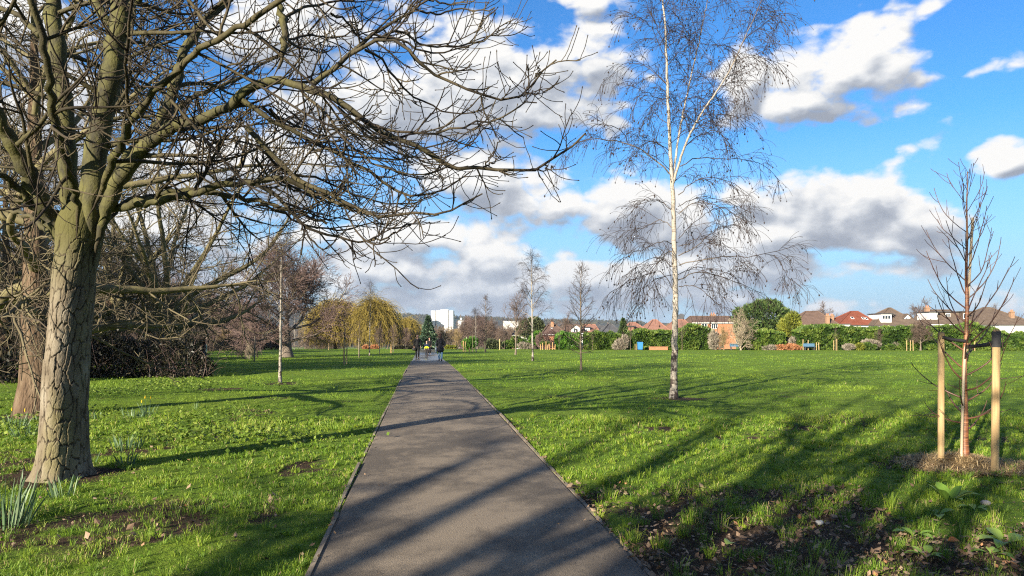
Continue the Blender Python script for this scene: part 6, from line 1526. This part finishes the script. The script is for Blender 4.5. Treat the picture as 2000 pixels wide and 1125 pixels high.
for i, (u, vb, vt, w, mt, lab, ln) in enumerate(ST):
    b = G(u, vb); post('stake', lab, b, None, w, zof(vt, b[1]) - b[2], M[mt], lean=(ln, 0), group='stakes on the lawn', seed=i)
for j, u in enumerate((1056, 1060, 1066, 1073, 1079, 1084)):
    b = GY(u, 101); post('cane', ['leftmost pale cane of the row before the purple shrub', 'second pale cane from the left before the purple shrub', 'third pale cane from the left before the purple shrub', 'fourth pale cane from the left before the purple shrub', 'fifth pale cane from the left before the purple shrub', 'rightmost pale cane of the row before the purple shrub'][j], b, None, .09, .75 + .5 * ((j * 37) % 5) / 5, M['stake_warm'], lean=(.04 * ((j % 3) - 1), 0), group='pale canes before the purple shrub', cat='cane', seed=50 + j)
for j, u in enumerate((1060, 1069)):
    b = GY(u, 101.5); rng = np.random.default_rng(120 + j); t = thing('strap_leaf_plant', ['left spiky green plant among the pale canes', 'right spiky green plant among the pale canes'][j], 'plant', b)
    n = 90; d = nrm(rng.normal(size=(n, 3)) + (0, 0, .6)); d[:, 2] = np.abs(d[:, 2]); Q = march(np.repeat(np.array([[0, 0, .75]]), n, 0), d, np.full(n, .6), 6, .03, -.02, -.15, rng)
    mb = MB(); tubes(mb, Q, taper(np.full(n, .03), .006, 6), 3, rng, tone=np.clip(rng.normal(.5, .2, (n, 1)), 0, 1) * np.ones((1, 6))); mb.build('leaves', M['hedge'], t)
    s = MB(); tubes(s, np.array([[0, 0, -.1], [0, 0, .4], [0, 0, .8]]), np.full(3, .07), 7, rng); s.build('stem', M['wood_post'], t)
# thin white birch's tie, tree guard, blue bin, brick planter, garden wall boxes
M['guard'] = flat('pale green tree guard', (.50, .62, .50), .5); M['blue'] = flat('blue plastic', (.04, .18, .42), .4); M['blue_dull'] = flat('dull blue paint', (.06, .13, .20), .6)
b = G(403, 690); mb = MB(); rng = np.random.default_rng(1); tubes(mb, np.array([[0, 0, -.1], [0, 0, .45], [.01, 0, .9]]), np.array([.07, .07, .075]), 10, rng); t = thing('tree_guard', 'pale tree guard tube standing alone on the far left meadow', 'tree guard', b); mb.build('tube', M['guard'], t); s = MB(); tubes(s, np.array([[.1, 0, -.1], [.1, 0, 1.1]]), np.array([.02, .02]), 6, rng); s.build('stake', M['wood_post'], t)
b = GY(1250, 99); t = thing('wheelie_bin', 'blue bin standing in front of the dark green hedge', 'bin', b)
mb = MB(); mb.add([(-.28, -.3, .08), (.28, -.3, .08), (.28, .3, .08), (-.28, .3, .08), (-.34, -.36, .95), (.34, -.36, .95), (.34, .36, 1.0), (-.34, .36, 1.0)], [[(0, 3, 2, 1), (0, 1, 5, 4), (1, 2, 6, 5), (2, 3, 7, 6), (3, 0, 4, 7)]]); mb.build('body', M['blue'], t, smooth=False)
mb = MB(); mb.add([(-.36, -.4, .96), (.36, -.4, .96), (.36, .4, 1.02), (-.36, .4, 1.02), (-.33, -.37, 1.04), (.33, -.37, 1.04), (.33, .37, 1.1), (-.33, .37, 1.1)], [[(0, 3, 2, 1), (4, 5, 6, 7), (0, 1, 5, 4), (1, 2, 6, 5), (2, 3, 7, 6), (3, 0, 4, 7)]]); mb.build('lid', M['blue'], t, smooth=False)
for sx in (-.25, .25):
    mb = MB(); tubes(mb, np.array([[sx - .03, .28, .1], [sx + .03, .28, .1]]), np.array([.1, .1]), 12, rng); mb.build('wheel', M['rubber'], t)
def low_wall(name, label, u0, u1, vt, Y, mat, cap):
    b = GY((u0 + u1) / 2, Y); w = (u1 - u0) * Y / F / 2; h = zof(vt, Y) - b[2]
    t = thing(name, label, 'wall', b); wbox(t, 'wall', -w, w, -.12, .12, -.2, h - .06, mat); wbox(t, 'coping', -w - .05, w + .05, -.17, .17, h - .058, h, cap)
low_wall('garden_wall', 'low orange brick wall at the edge of the lawn left of the birch stem', 1268, 1304, 677, 100, 'brick', 'clay_pot')
low_wall('garden_wall', 'low brick wall showing through the rusty bracken', 1520, 1566, 677, 99.2, 'brick', 'clay_pot')
def bench(label, u, Y):
    b = GY(u, Y); t = thing('bench', label, 'bench', b)
    wbox(t, 'seat', -.75, .75, -.2, .2, .42, .47, 'blue_dull'); wbox(t, 'backrest', -.75, .75, .203, .25, .50, .88, 'blue_dull')
    for sx in (-.6, .6):
        wbox(t, 'leg', sx - .04, sx + .04, -.17, -.11, -.05, .418, 'felt'); wbox(t, 'leg', sx - .04, sx + .04, .255, .3, -.05, .8, 'felt')
bench('dull blue bench between two stakes in front of the long hedge', 1581, 97.5)
bench('dull blue bench under the pale bare trees left of the broad conifer', 1437, 98.5)

# ------------------------------------------------------------------ daffodils, docks and other small plants
def daffodil(label, u, v, nl, hgt, seed, flower=0, wide=.5):
    rng = np.random.default_rng(seed); b = G(u, v); t = thing('daffodil_clump', label, 'plant', b, 'daffodil clumps under the chestnut')
    mb = MB()
    r = .10 * wide * np.sqrt(rng.random(nl)) * 2; a = rng.uniform(0, 6.283, nl)
    s = np.stack([r * np.cos(a), r * np.sin(a), np.full(nl, -.02)], -1)
    out = np.stack([np.cos(a), np.sin(a), np.zeros(nl)], -1)
    d = nrm(out * (.12 + .35 * rng.random((nl, 1))) + (0, 0, 1)); L = hgt * rng.uniform(.6, 1.1, nl)
    n = 7; Q = march(s, d, L, n, .03, -.01, -.10, rng)
    side = nrm(np.cross(d, rng.normal(size=(nl, 3)))); w = rng.uniform(.010, .017, nl)[:, None] * np.array([.7, 1, 1, 1, .9, .7, .15])[None]
    V = np.stack([Q - side[:, None] * w[..., None] * .5, Q + side[:, None] * w[..., None] * .5], 2)
    I = np.arange(nl * n * 2).reshape(nl, n, 2)
    mb.add(V, np.stack([I[:, :-1, 0], I[:, :-1, 1], I[:, 1:, 1], I[:, 1:, 0]], -1).reshape(-1, 4), np.repeat(np.clip(rng.normal(.5, .22, nl), 0, 1), n * 2))
    mb.build('leaves', M['daff'], t)
    for j in range(flower):
        x, y = rng.normal(0, .05, 2); h = hgt * rng.uniform(1.0, 1.25)
        st = MB(); tubes(st, np.array([[x, y, 0], [x * 1.2, y * 1.2, h * .6], [x * 1.4, y * 1.4, h]]), np.array([.005, .004, .004]), 5, rng); o = st.build('flower_stalk', M['daff'], t)
        f = MB(); c = np.array([x * 1.4, y * 1.4, h]); tubes(f, np.array([c, c + (.008, -.01, .025), c + (.012, -.02, .055)]), np.array([.008, .013, .004]), 6, rng, tone=np.full(3, .5)); f.build('flower_bud', M['yellow'], o)
for i, (u, v, nl, hg, fl, wd, lab) in enumerate(((8, 1025, 60, .42, 1, 1.0, 'large daffodil clump at the left edge nearest the viewer'), (122, 972, 22, .22, 0, .5, 'small daffodil clump in front of the foot of the nearest chestnut'), (247, 910, 18, .22, 0, .45, 'small upright daffodil clump right of the nearest chestnut'), (248, 876, 34, .22, 0, .9, 'daffodil clump behind the small upright one right of the chestnut'),
                                        (268, 815, 34, .24, 1, 1.3, 'daffodil clump in the grass behind the nearest chestnut, left of a budding one'), (290, 808, 20, .26, 2, .7, 'budding daffodil clump with yellow tips behind the nearest chestnut'), (192, 818, 14, .18, 0, .5, 'daffodil tuft close behind the nearest trunk'), (30, 838, 40, .28, 2, 1.0, 'daffodil clump with yellow tips left of the second chestnut'),
                                        (48, 852, 26, .2, 0, .8, 'low daffodil clump in front of the budding one at the left'), (382, 800, 8, .16, 0, .3, 'tiny daffodil tuft in the middle of the left lawn'), (73, 822, 12, .2, 0, .4, 'daffodil tuft between the two left chestnuts'), (178, 905, 8, .2, 0, .3, 'daffodil tuft just right of the foot of the nearest chestnut'))):
    daffodil(lab, u, v, nl, hg, 200 + i, fl, wd)

def dock(label, u, v, nl, size, seed, up=.8):
    rng = np.random.default_rng(seed); b = G(u, v); t = thing('dock_plant', label, 'plant', b, 'broad leaved docks on the near right')
    mb = MB()
    for j in range(nl):
        a = j * 2.399 + rng.normal(0, .3); L = size * rng.uniform(.7, 1.15); n = 10
        d = np.array([[math.cos(a), math.sin(a), up * rng.uniform(.6, 1.3)]])
        q = march(np.zeros((1, 3)), d, np.array([L]), n, .04, -.02, -.14, rng)[0]
        s = nrm(np.cross(q[-1] - q[0], (0, 0, 1.)))[None]; wv = L * .20 * np.array([.06, .08, .3, .75, 1, 1.05, .95, .75, .42, .05])[:, None] * (1 + .08 * rng.normal(size=(n, 1)))
        fold = np.array([0, 0, 1.]) * wv * .35
        V = np.stack([q - s * wv + fold, q, q + s * wv + fold], 1); I = np.arange(n * 3).reshape(n, 3)
        mb.add(V, np.concatenate([np.stack([I[:-1, k], I[:-1, k + 1], I[1:, k + 1], I[1:, k]], -1) for k in (0, 1)]), np.repeat(np.clip(rng.normal(.55, .22), 0, 1), n * 3))
    mb.build('leaves', M['dock'], t)
for i, (u, v, nl, sz, up, lab) in enumerate(((1852, 985, 8, .26, 1.3, 'bright upright dock in front of the sapling mulch'), (1905, 1000, 5, .17, .9, 'small dock right of the bright upright one'), (1830, 1005, 5, .20, .4, 'low dock left of the small one'), (1785, 1048, 5, .17, .5, 'flat dock in the shaded mud on the right'),
                                           (1965, 1062, 8, .22, .5, 'wide dark dock near the right edge'), (1935, 1080, 5, .16, .35, 'flat dock left of the wide dark one'), (1810, 1090, 5, .15, .9, 'small dock beside a grass tuft at the bottom right'))):
    dock(lab, u, v, nl, sz, 300 + i, up)
def ground_leaf(label, u, v, L, mat, seed, yaw):
    b = G(u, v); b[2] += .035; n = 9; q = np.linspace(0, 1, n); w = L * .36 * np.sin(np.pi * np.clip(q * .96 + .02, 0, 1)) ** .7
    z = .012 * np.sin(q * 3.1)
    V = np.stack([np.stack([q * L, -w, z + w * .3], -1), np.stack([q * L, 0 * w, z], -1), np.stack([q * L, w, z + w * .3], -1)], 1); I = np.arange(n * 3).reshape(n, 3)
    mb = MB(); mb.add(V, np.concatenate([np.stack([I[:-1, k], I[:-1, k + 1], I[1:, k + 1], I[1:, k]], -1) for k in (0, 1)]), .8)
    o = mb.build('fallen_leaf', mat); o.location = Vector(b); o.rotation_euler = (.25, .1, yaw); tag(o, label, 'leaf')
ground_leaf('single yellow green leaf lying on the mud right of the path', 1418, 1070, .11, M['dock'], 1, .9)
m, nt = newmat('orange leaf'); finish(nt, (.55, .16, .03), .7); ground_leaf('single orange leaf on the dark mud at the bottom right', 1852, 1067, .10, m, 2, .1)
def stone(label, u, v, s, c, seed):
    b = G(u, v); bm = bmesh.new(); bmesh.ops.create_icosphere(bm, subdivisions=3, radius=s)
    for x in bm.verts: x.co *= 1 + .35 * (float(fbm(np.array(x.co.x * 9 / s * .1 + seed), np.array(x.co.y * 9 / s * .1 + x.co.z * 6))) - .5); x.co.z *= .6
    me = bpy.data.meshes.new('stone'); bm.to_mesh(me); bm.free(); me.materials.append(c)
    o = bpy.data.objects.new('stone', me); COL.objects.link(o); o.location = Vector(b + (0, 0, s * .3)); tag(o, label, 'stone')
stone('small pale stone in the grass at the lower right', 1600, 1022, .035, flat('pale stone', (.42, .41, .38), .8), 1)
stone('grey flat stone right of the bright upright dock', 1925, 988, .045, flat('grey stone', (.28, .26, .24), .8), 2)

# ------------------------------------------------------------------ the walkers
def skin_mesh(name, verts, edges, radii, sub=1, root=0):
    me = bpy.data.meshes.new(name); me.from_pydata([tuple(v) for v in verts], edges, []); me.update()
    o = bpy.data.objects.new(name, me); COL.objects.link(o)
    md = o.modifiers.new('skin', 'SKIN'); md.use_smooth_shade = True
    for i, r in enumerate(radii):
        sv = me.skin_vertices[0].data[i]; sv.radius = (r, r) if np.isscalar(r) else r; sv.use_root = (i == root)
    if sub: o.modifiers.new('sub', 'SUBSURF').levels = sub
    dg = bpy.context.evaluated_depsgraph_get(); dg.update()
    out = bpy.data.meshes.new_from_object(o.evaluated_get(dg)); out.name = name
    bpy.data.objects.remove(o); bpy.data.meshes.remove(me)
    return out
CL = {k: flat(k, c, r) for k, c, r in (('skin tone', (.42, .25, .18), .6), ('black cloth', (.010, .010, .011), .9), ('charcoal coat', (.018, .018, .022), .85), ('black trousers', (.012, .012, .013), .9), ('blue denim', (.20, .34, .46), .85), ('pale denim', (.34, .50, .62), .85),
       ('dark brown hair', (.035, .016, .012), .6), ('black leather', (.012, .011, .010), .5), ('fluorescent yellow cloth', (.62, .78, .02), .7), ('navy cloth', (.012, .020, .045), .85), ('grey trousers', (.035, .033, .036), .9), ('grey bag cloth', (.30, .33, .35), .8), ('white shoe', (.6, .6, .6), .6), ('eye', (.02, .015, .012), .3), ('lips', (.30, .12, .10), .6))}
def person(label, u, v, H_, face, step=.16, arm_in=(.0, .0), coat=None, legs='black trousers', top='black cloth', shoes='black leather', hair=None, hat=None, lower=None, cuff=None, yaw=0):
    """face +1 looks at the viewer, -1 walks away.  joint based body, clothes over it"""
    b = G(u, v); b[2] = float(base_z(b[1])) + .028
    s = H_ / 1.75
    t = thing('person', label, 'person', b, None, (math.pi if face < 0 else 0) + yaw, s)
    f = -1.0          # local front is -y
    hipz, knz, anz, shz, nkz, hdz = .93, .50, .09, 1.43, 1.50, 1.63
    J = {'pel': (0, 0, .96), 'wai': (0, 0, 1.08), 'che': (0, .01, 1.28), 'nek': (0, .01, 1.48), 'chin': (0, -.01, 1.555), 'head': (0, -.01, 1.65), 'crown': (0, .0, 1.735)}
    vv, ee, rr = [], [], []
    def av(p, r, par=None):
        vv.append(p); rr.append(r)
        if par is not None: ee.append((par, len(vv) - 1))
        return len(vv) - 1
    pel = av(J['pel'], (.15, .11)); wai = av(J['wai'], (.135, .10), pel); che = av(J['che'], (.16, .11), wai); nek = av(J['nek'], .055, che); chin = av(J['chin'], (.062, .07), nek); hd = av(J['head'], (.078, .095), chin); crn = av(J['crown'], (.062, .07), hd)
    leg_pts, arm_pts = {}, {}
    for sx in (-1, 1):
        st = step * sx
        hip = (sx * .09, 0, .90); kn = (sx * .095, -.03 + f * st * .5, .49); an = (sx * .095, f * st * -1 * -1 * 1.0 if False else f * st, .085); toe = (sx * .105, an[1] - .15, .035)
        leg_pts[sx] = (hip, kn, an, toe)
        a = av(hip, .085, pel); a = av(kn, .055, a); a = av(an, .04, a); av(toe, .03, a)
        k = arm_in[0 if sx < 0 else 1]
        sh = (sx * .19, .01, 1.41); el = (sx * (.25 - k * .03), .03 - f * st * .25, 1.14); wr = (sx * (.24 - k * .12), -.06 - f * st * .5 - k * .1, .90 + k * .08); hn = (wr[0] - sx * .005, wr[1] - .02, wr[2] - .075)
        arm_pts[sx] = (sh, el, wr, hn)
        a = av((sx * .10, .01, 1.40), .07, che); a = av(sh, .056, a); a = av(el, .042, a); a = av(wr, .030, a); hnd = av(hn, (.036, .022), a)
        for q, (dx, dl) in enumerate(((-.024, .070), (-.008, .082), (.009, .076), (.024, .060))):
            p1 = (hn[0] + dx * .5, hn[1] - .012 + dx * .6, hn[2] - .045); p2 = (p1[0], p1[1] - .012, p1[2] - dl * .5); p3 = (p2[0], p2[1] + .010, p2[2] - dl * .4)
            i = av(p1, .009, hnd); i = av(p2, .008, i); av(p3, .007, i)
        i = av((hn[0] - sx * .03, hn[1] - .03, hn[2] - .01), .010, hnd); av((hn[0] - sx * .034, hn[1] - .045, hn[2] - .045), .008, i)
    # nose and ears
    av((0, -.118, 1.632), .014, hd)
    for sx in (-1, 1): av((sx * .088, .0, 1.635), (.012, .022), hd)
    body = child('body', skin_mesh('body', vv, ee, rr, 1), t); body.data.materials.append(CL['skin tone'])
    fm = MB(); rng = np.random.default_rng(3)
    for sx in (-1, 1): tubes(fm, np.array([[sx * .03, -.098, 1.655], [sx * .03, -.108, 1.655]]), np.array([.012, .004]), 8, rng)
    fm.build('eyes', CL['eye'], body)
    mm = MB(); tubes(mm, np.array([[-.025, -.092, 1.585], [0, -.101, 1.583], [.025, -.092, 1.585]]), np.array([.004, .008, .004]), 6, rng); mm.build('mouth', CL['lips'], body)
    # trousers
    V, E, R = [(0, 0, 1.0), (0, 0, .93)], [(0, 1)], [(.165, .125), (.155, .12)]
    for sx in (-1, 1):
        h, k, a, to = leg_pts[sx]
        n0 = len(V); V += [(h[0], h[1], h[2] - .06), k, ((a[0] + k[0]) / 2, (a[1] + k[1]) / 2, .28), (a[0], a[1], .10)]; R += [.105, .080, .072, .066]
        E += [(1, n0), (n0, n0 + 1), (n0 + 1, n0 + 2), (n0 + 2, n0 + 3)]
    o = child('trousers', skin_mesh('trousers', V, E, R, 1), t); o.data.materials.append(CL[legs])
    # jacket or coat with sleeves
    hem = .62 if coat == 'long' else (.80 if coat == 'mid' else .90)
    V = [(0, .01, 1.46), (0, .01, 1.36), (0, .01, 1.22), (0, 0, 1.06)]; R = [(.10, .08), (.185, .13), (.175, .13), (.16, .125)]; E = [(0, 1), (1, 2), (2, 3)]
    if coat == 'long':
        V += [(0, .01, .92), (0, .02, .74), (0, .03, .54)]; R += [(.20, .15), (.245, .18), (.29, .22)]; E += [(3, 4), (4, 5), (5, 6)]
    else:
        V += [(0, 0, .97), (0, 0, hem)]; R += [(.185, .14), (.195, .145)]; E += [(3, 4), (4, 5)]
    for sx in (-1, 1):
        sh, el, wr, hn = arm_pts[sx]; n0 = len(V)
        V += [(sx * .12, .01, 1.395), sh, el, (wr[0], wr[1], wr[2] + .015)]; R += [.085, .082, .066, .052]
        E += [(1, n0), (n0, n0 + 1), (n0 + 1, n0 + 2), (n0 + 2, n0 + 3)]
    o = child('coat' if coat else 'jacket', skin_mesh('coat', V, E, R, 1, 1), t); o.data.materials.append(CL[top])
    if lower:  # bright band round the lower jacket and cuffs
        V = [(0, 0, 1.20), (0, 0, 1.05), (0, 0, hem - .03)]; o2 = child('hem_band', skin_mesh('band', V, [(0, 1), (1, 2)], [(.188, .150), (.203, .157), (.214, .163)], 1), o); o2.data.materials.append(CL[lower])
        for sx in (-1, 1):
            sh, el, wr, hn = arm_pts[sx]; m_ = np.array([np.array(el) * .7 + np.array(wr) * .3, np.array(wr) + (0, 0, .03)])
            o3 = child('cuff', skin_mesh('cuff', m_, [(0, 1)], [.068, .062], 1), o); o3.data.materials.append(CL[lower])
    if coat: # hood or collar lying on the back
        o2 = child('hood', skin_mesh('hood', [(-.09, .08, 1.46), (0, .12, 1.42), (.09, .08, 1.46)], [(0, 1), (1, 2)], [.05, .07, .05], 1, 1), o); o2.data.materials.append(CL[top])
    for sx in (-1, 1):
        h, k, a, to = leg_pts[sx]
        o = child('shoe', skin_mesh('shoe', [(a[0], a[1] + .05, .055), (a[0], a[1] - .04, .055), (to[0], to[1] + .03, .042), (to[0], to[1] - .03, .035)], [(0, 1), (1, 2), (2, 3)], [.045, .052, .048, .035], 1, 1), t); o.data.materials.append(CL[shoes])
    if hair == 'long':
        o = child('hair', skin_mesh('hair', [(0, .0, 1.745), (0, .03, 1.67), (0, .06, 1.57), (0, .085, 1.46), (0, .10, 1.36)], [(0, 1), (1, 2), (2, 3), (3, 4)], [(.06, .07), (.102, .098), (.11, .075), (.115, .055), (.09, .04)], 1, 1), t); o.data.materials.append(CL['dark brown hair'])
    elif hair:
        o = child('hair', skin_mesh('hair', [(0, .0, 1.755), (0, .025, 1.69)], [(0, 1)], [(.07, .08), (.096, .096)], 1), t); o.data.materials.append(CL['dark brown hair'])
    if hat:
        o = child('hat', skin_mesh('hat', [(0, .0, 1.785), (0, .0, 1.70)], [(0, 1)], [(.07, .075), (.098, .108)], 1), t); o.data.materials.append(CL[hat])
    return t, arm_pts, s
man, mA, ms = person('man in a black hat, black jacket and black trousers walking towards the viewer', 815.5, 701, 1.80, 1, .10, coat='mid', hat='black cloth')
kid, kA, ks = person('child in a navy jacket with bright yellow hem and cuffs', 833.5, 698, 1.33, 1, .10, top='navy cloth', legs='grey trousers', lower='fluorescent yellow cloth', hair='short', arm_in=(.4, .4))
ad, aA, as_ = person('person in dark clothes following close behind the child', 839, 693, 1.62, 1, .16, coat='mid', top='black cloth', hair='long', shoes='white shoe', arm_in=(.8, .6))
wom, wA, ws = person('woman in a long dark coat and pale jeans walking away along the path', 860, 706, 1.72, -1, .17, coat='long', top='charcoal coat', legs='pale denim', hair='long', arm_in=(.1, .3))
def bag(label, owner, hand, s, size, mat, strap):
    owner_loc = np.array(owner.location); c, sn = math.cos(owner.rotation_euler[2]), math.sin(owner.rotation_euler[2])
    h = np.array(hand) * s; h = np.array([h[0] * c - h[1] * sn, h[0] * sn + h[1] * c, h[2]]) + owner_loc
    t = thing('bag', label, 'bag', h - (0, 0, size[2] + strap)); mb = MB()
    w, d, z = size
    bm_ = []; n = 5
    for i, zz in enumerate(np.linspace(0, z, n)):
        k = [.82, 1, 1.02, .98, .82][i]; a = np.linspace(0, 2 * np.pi, 17)[:-1]
        bm_.append(np.stack([np.sign(np.cos(a)) * np.abs(np.cos(a)) ** .6 * w / 2 * k, np.sign(np.sin(a)) * np.abs(np.sin(a)) ** .6 * d / 2 * k, zz + 0 * a], -1))
    I = np.arange(80).reshape(5, 16); J = np.roll(I, -1, 1); mb.add(np.array(bm_), [np.stack([I[:-1], J[:-1], J[1:], I[1:]], -1).reshape(-1, 4), I[[0]][:, ::-1], I[[-1]]]); mb.build('body', CL[mat], t)
    sp = MB(); a = np.linspace(0, np.pi, 12); tubes(sp, np.stack([np.cos(a) * w * .35, 0 * a, z - .01 + np.sin(a) * strap], -1), np.full(12, .010), 6, np.random.default_rng(1)); sp.build('strap', CL[mat], t)
bag('black bag hanging from the right hand of the man in black', man, mA[-1][3], ms, (.30, .14, .20), 'black leather', .05)
bag('pale grey bag hanging at the side of the woman in the long coat', wom, np.array(wA[1][1]) + (.045, -.02, .06), ws, (.13, .30, .34), 'grey bag cloth', .30)

# ------------------------------------------------------------------ the air between here and the skyline
gb = bpy.data.objects['ground'].bound_box
hx0, hx1, hy0, hy1 = min(c[0] for c in gb) - 5, max(c[0] for c in gb) + 5, min(c[1] for c in gb) - 5, max(c[1] for c in gb) + 5
m, nt = newmat('thin haze'); o = nt.nodes.new('ShaderNodeOutputMaterial'); pv_ = nd(nt, 'VolumePrincipled', Density=.00010, Anisotropy=.25); pv_.inputs['Color'].default_value = (.80, .88, 1, 1)
nt.links.new(pv_.outputs[0], o.inputs['Volume'])
tag(box(MB(), (hx0, hy0, -28.5), (hx1, hy1, 118)).build('haze', m, smooth=False), kind='stuff')
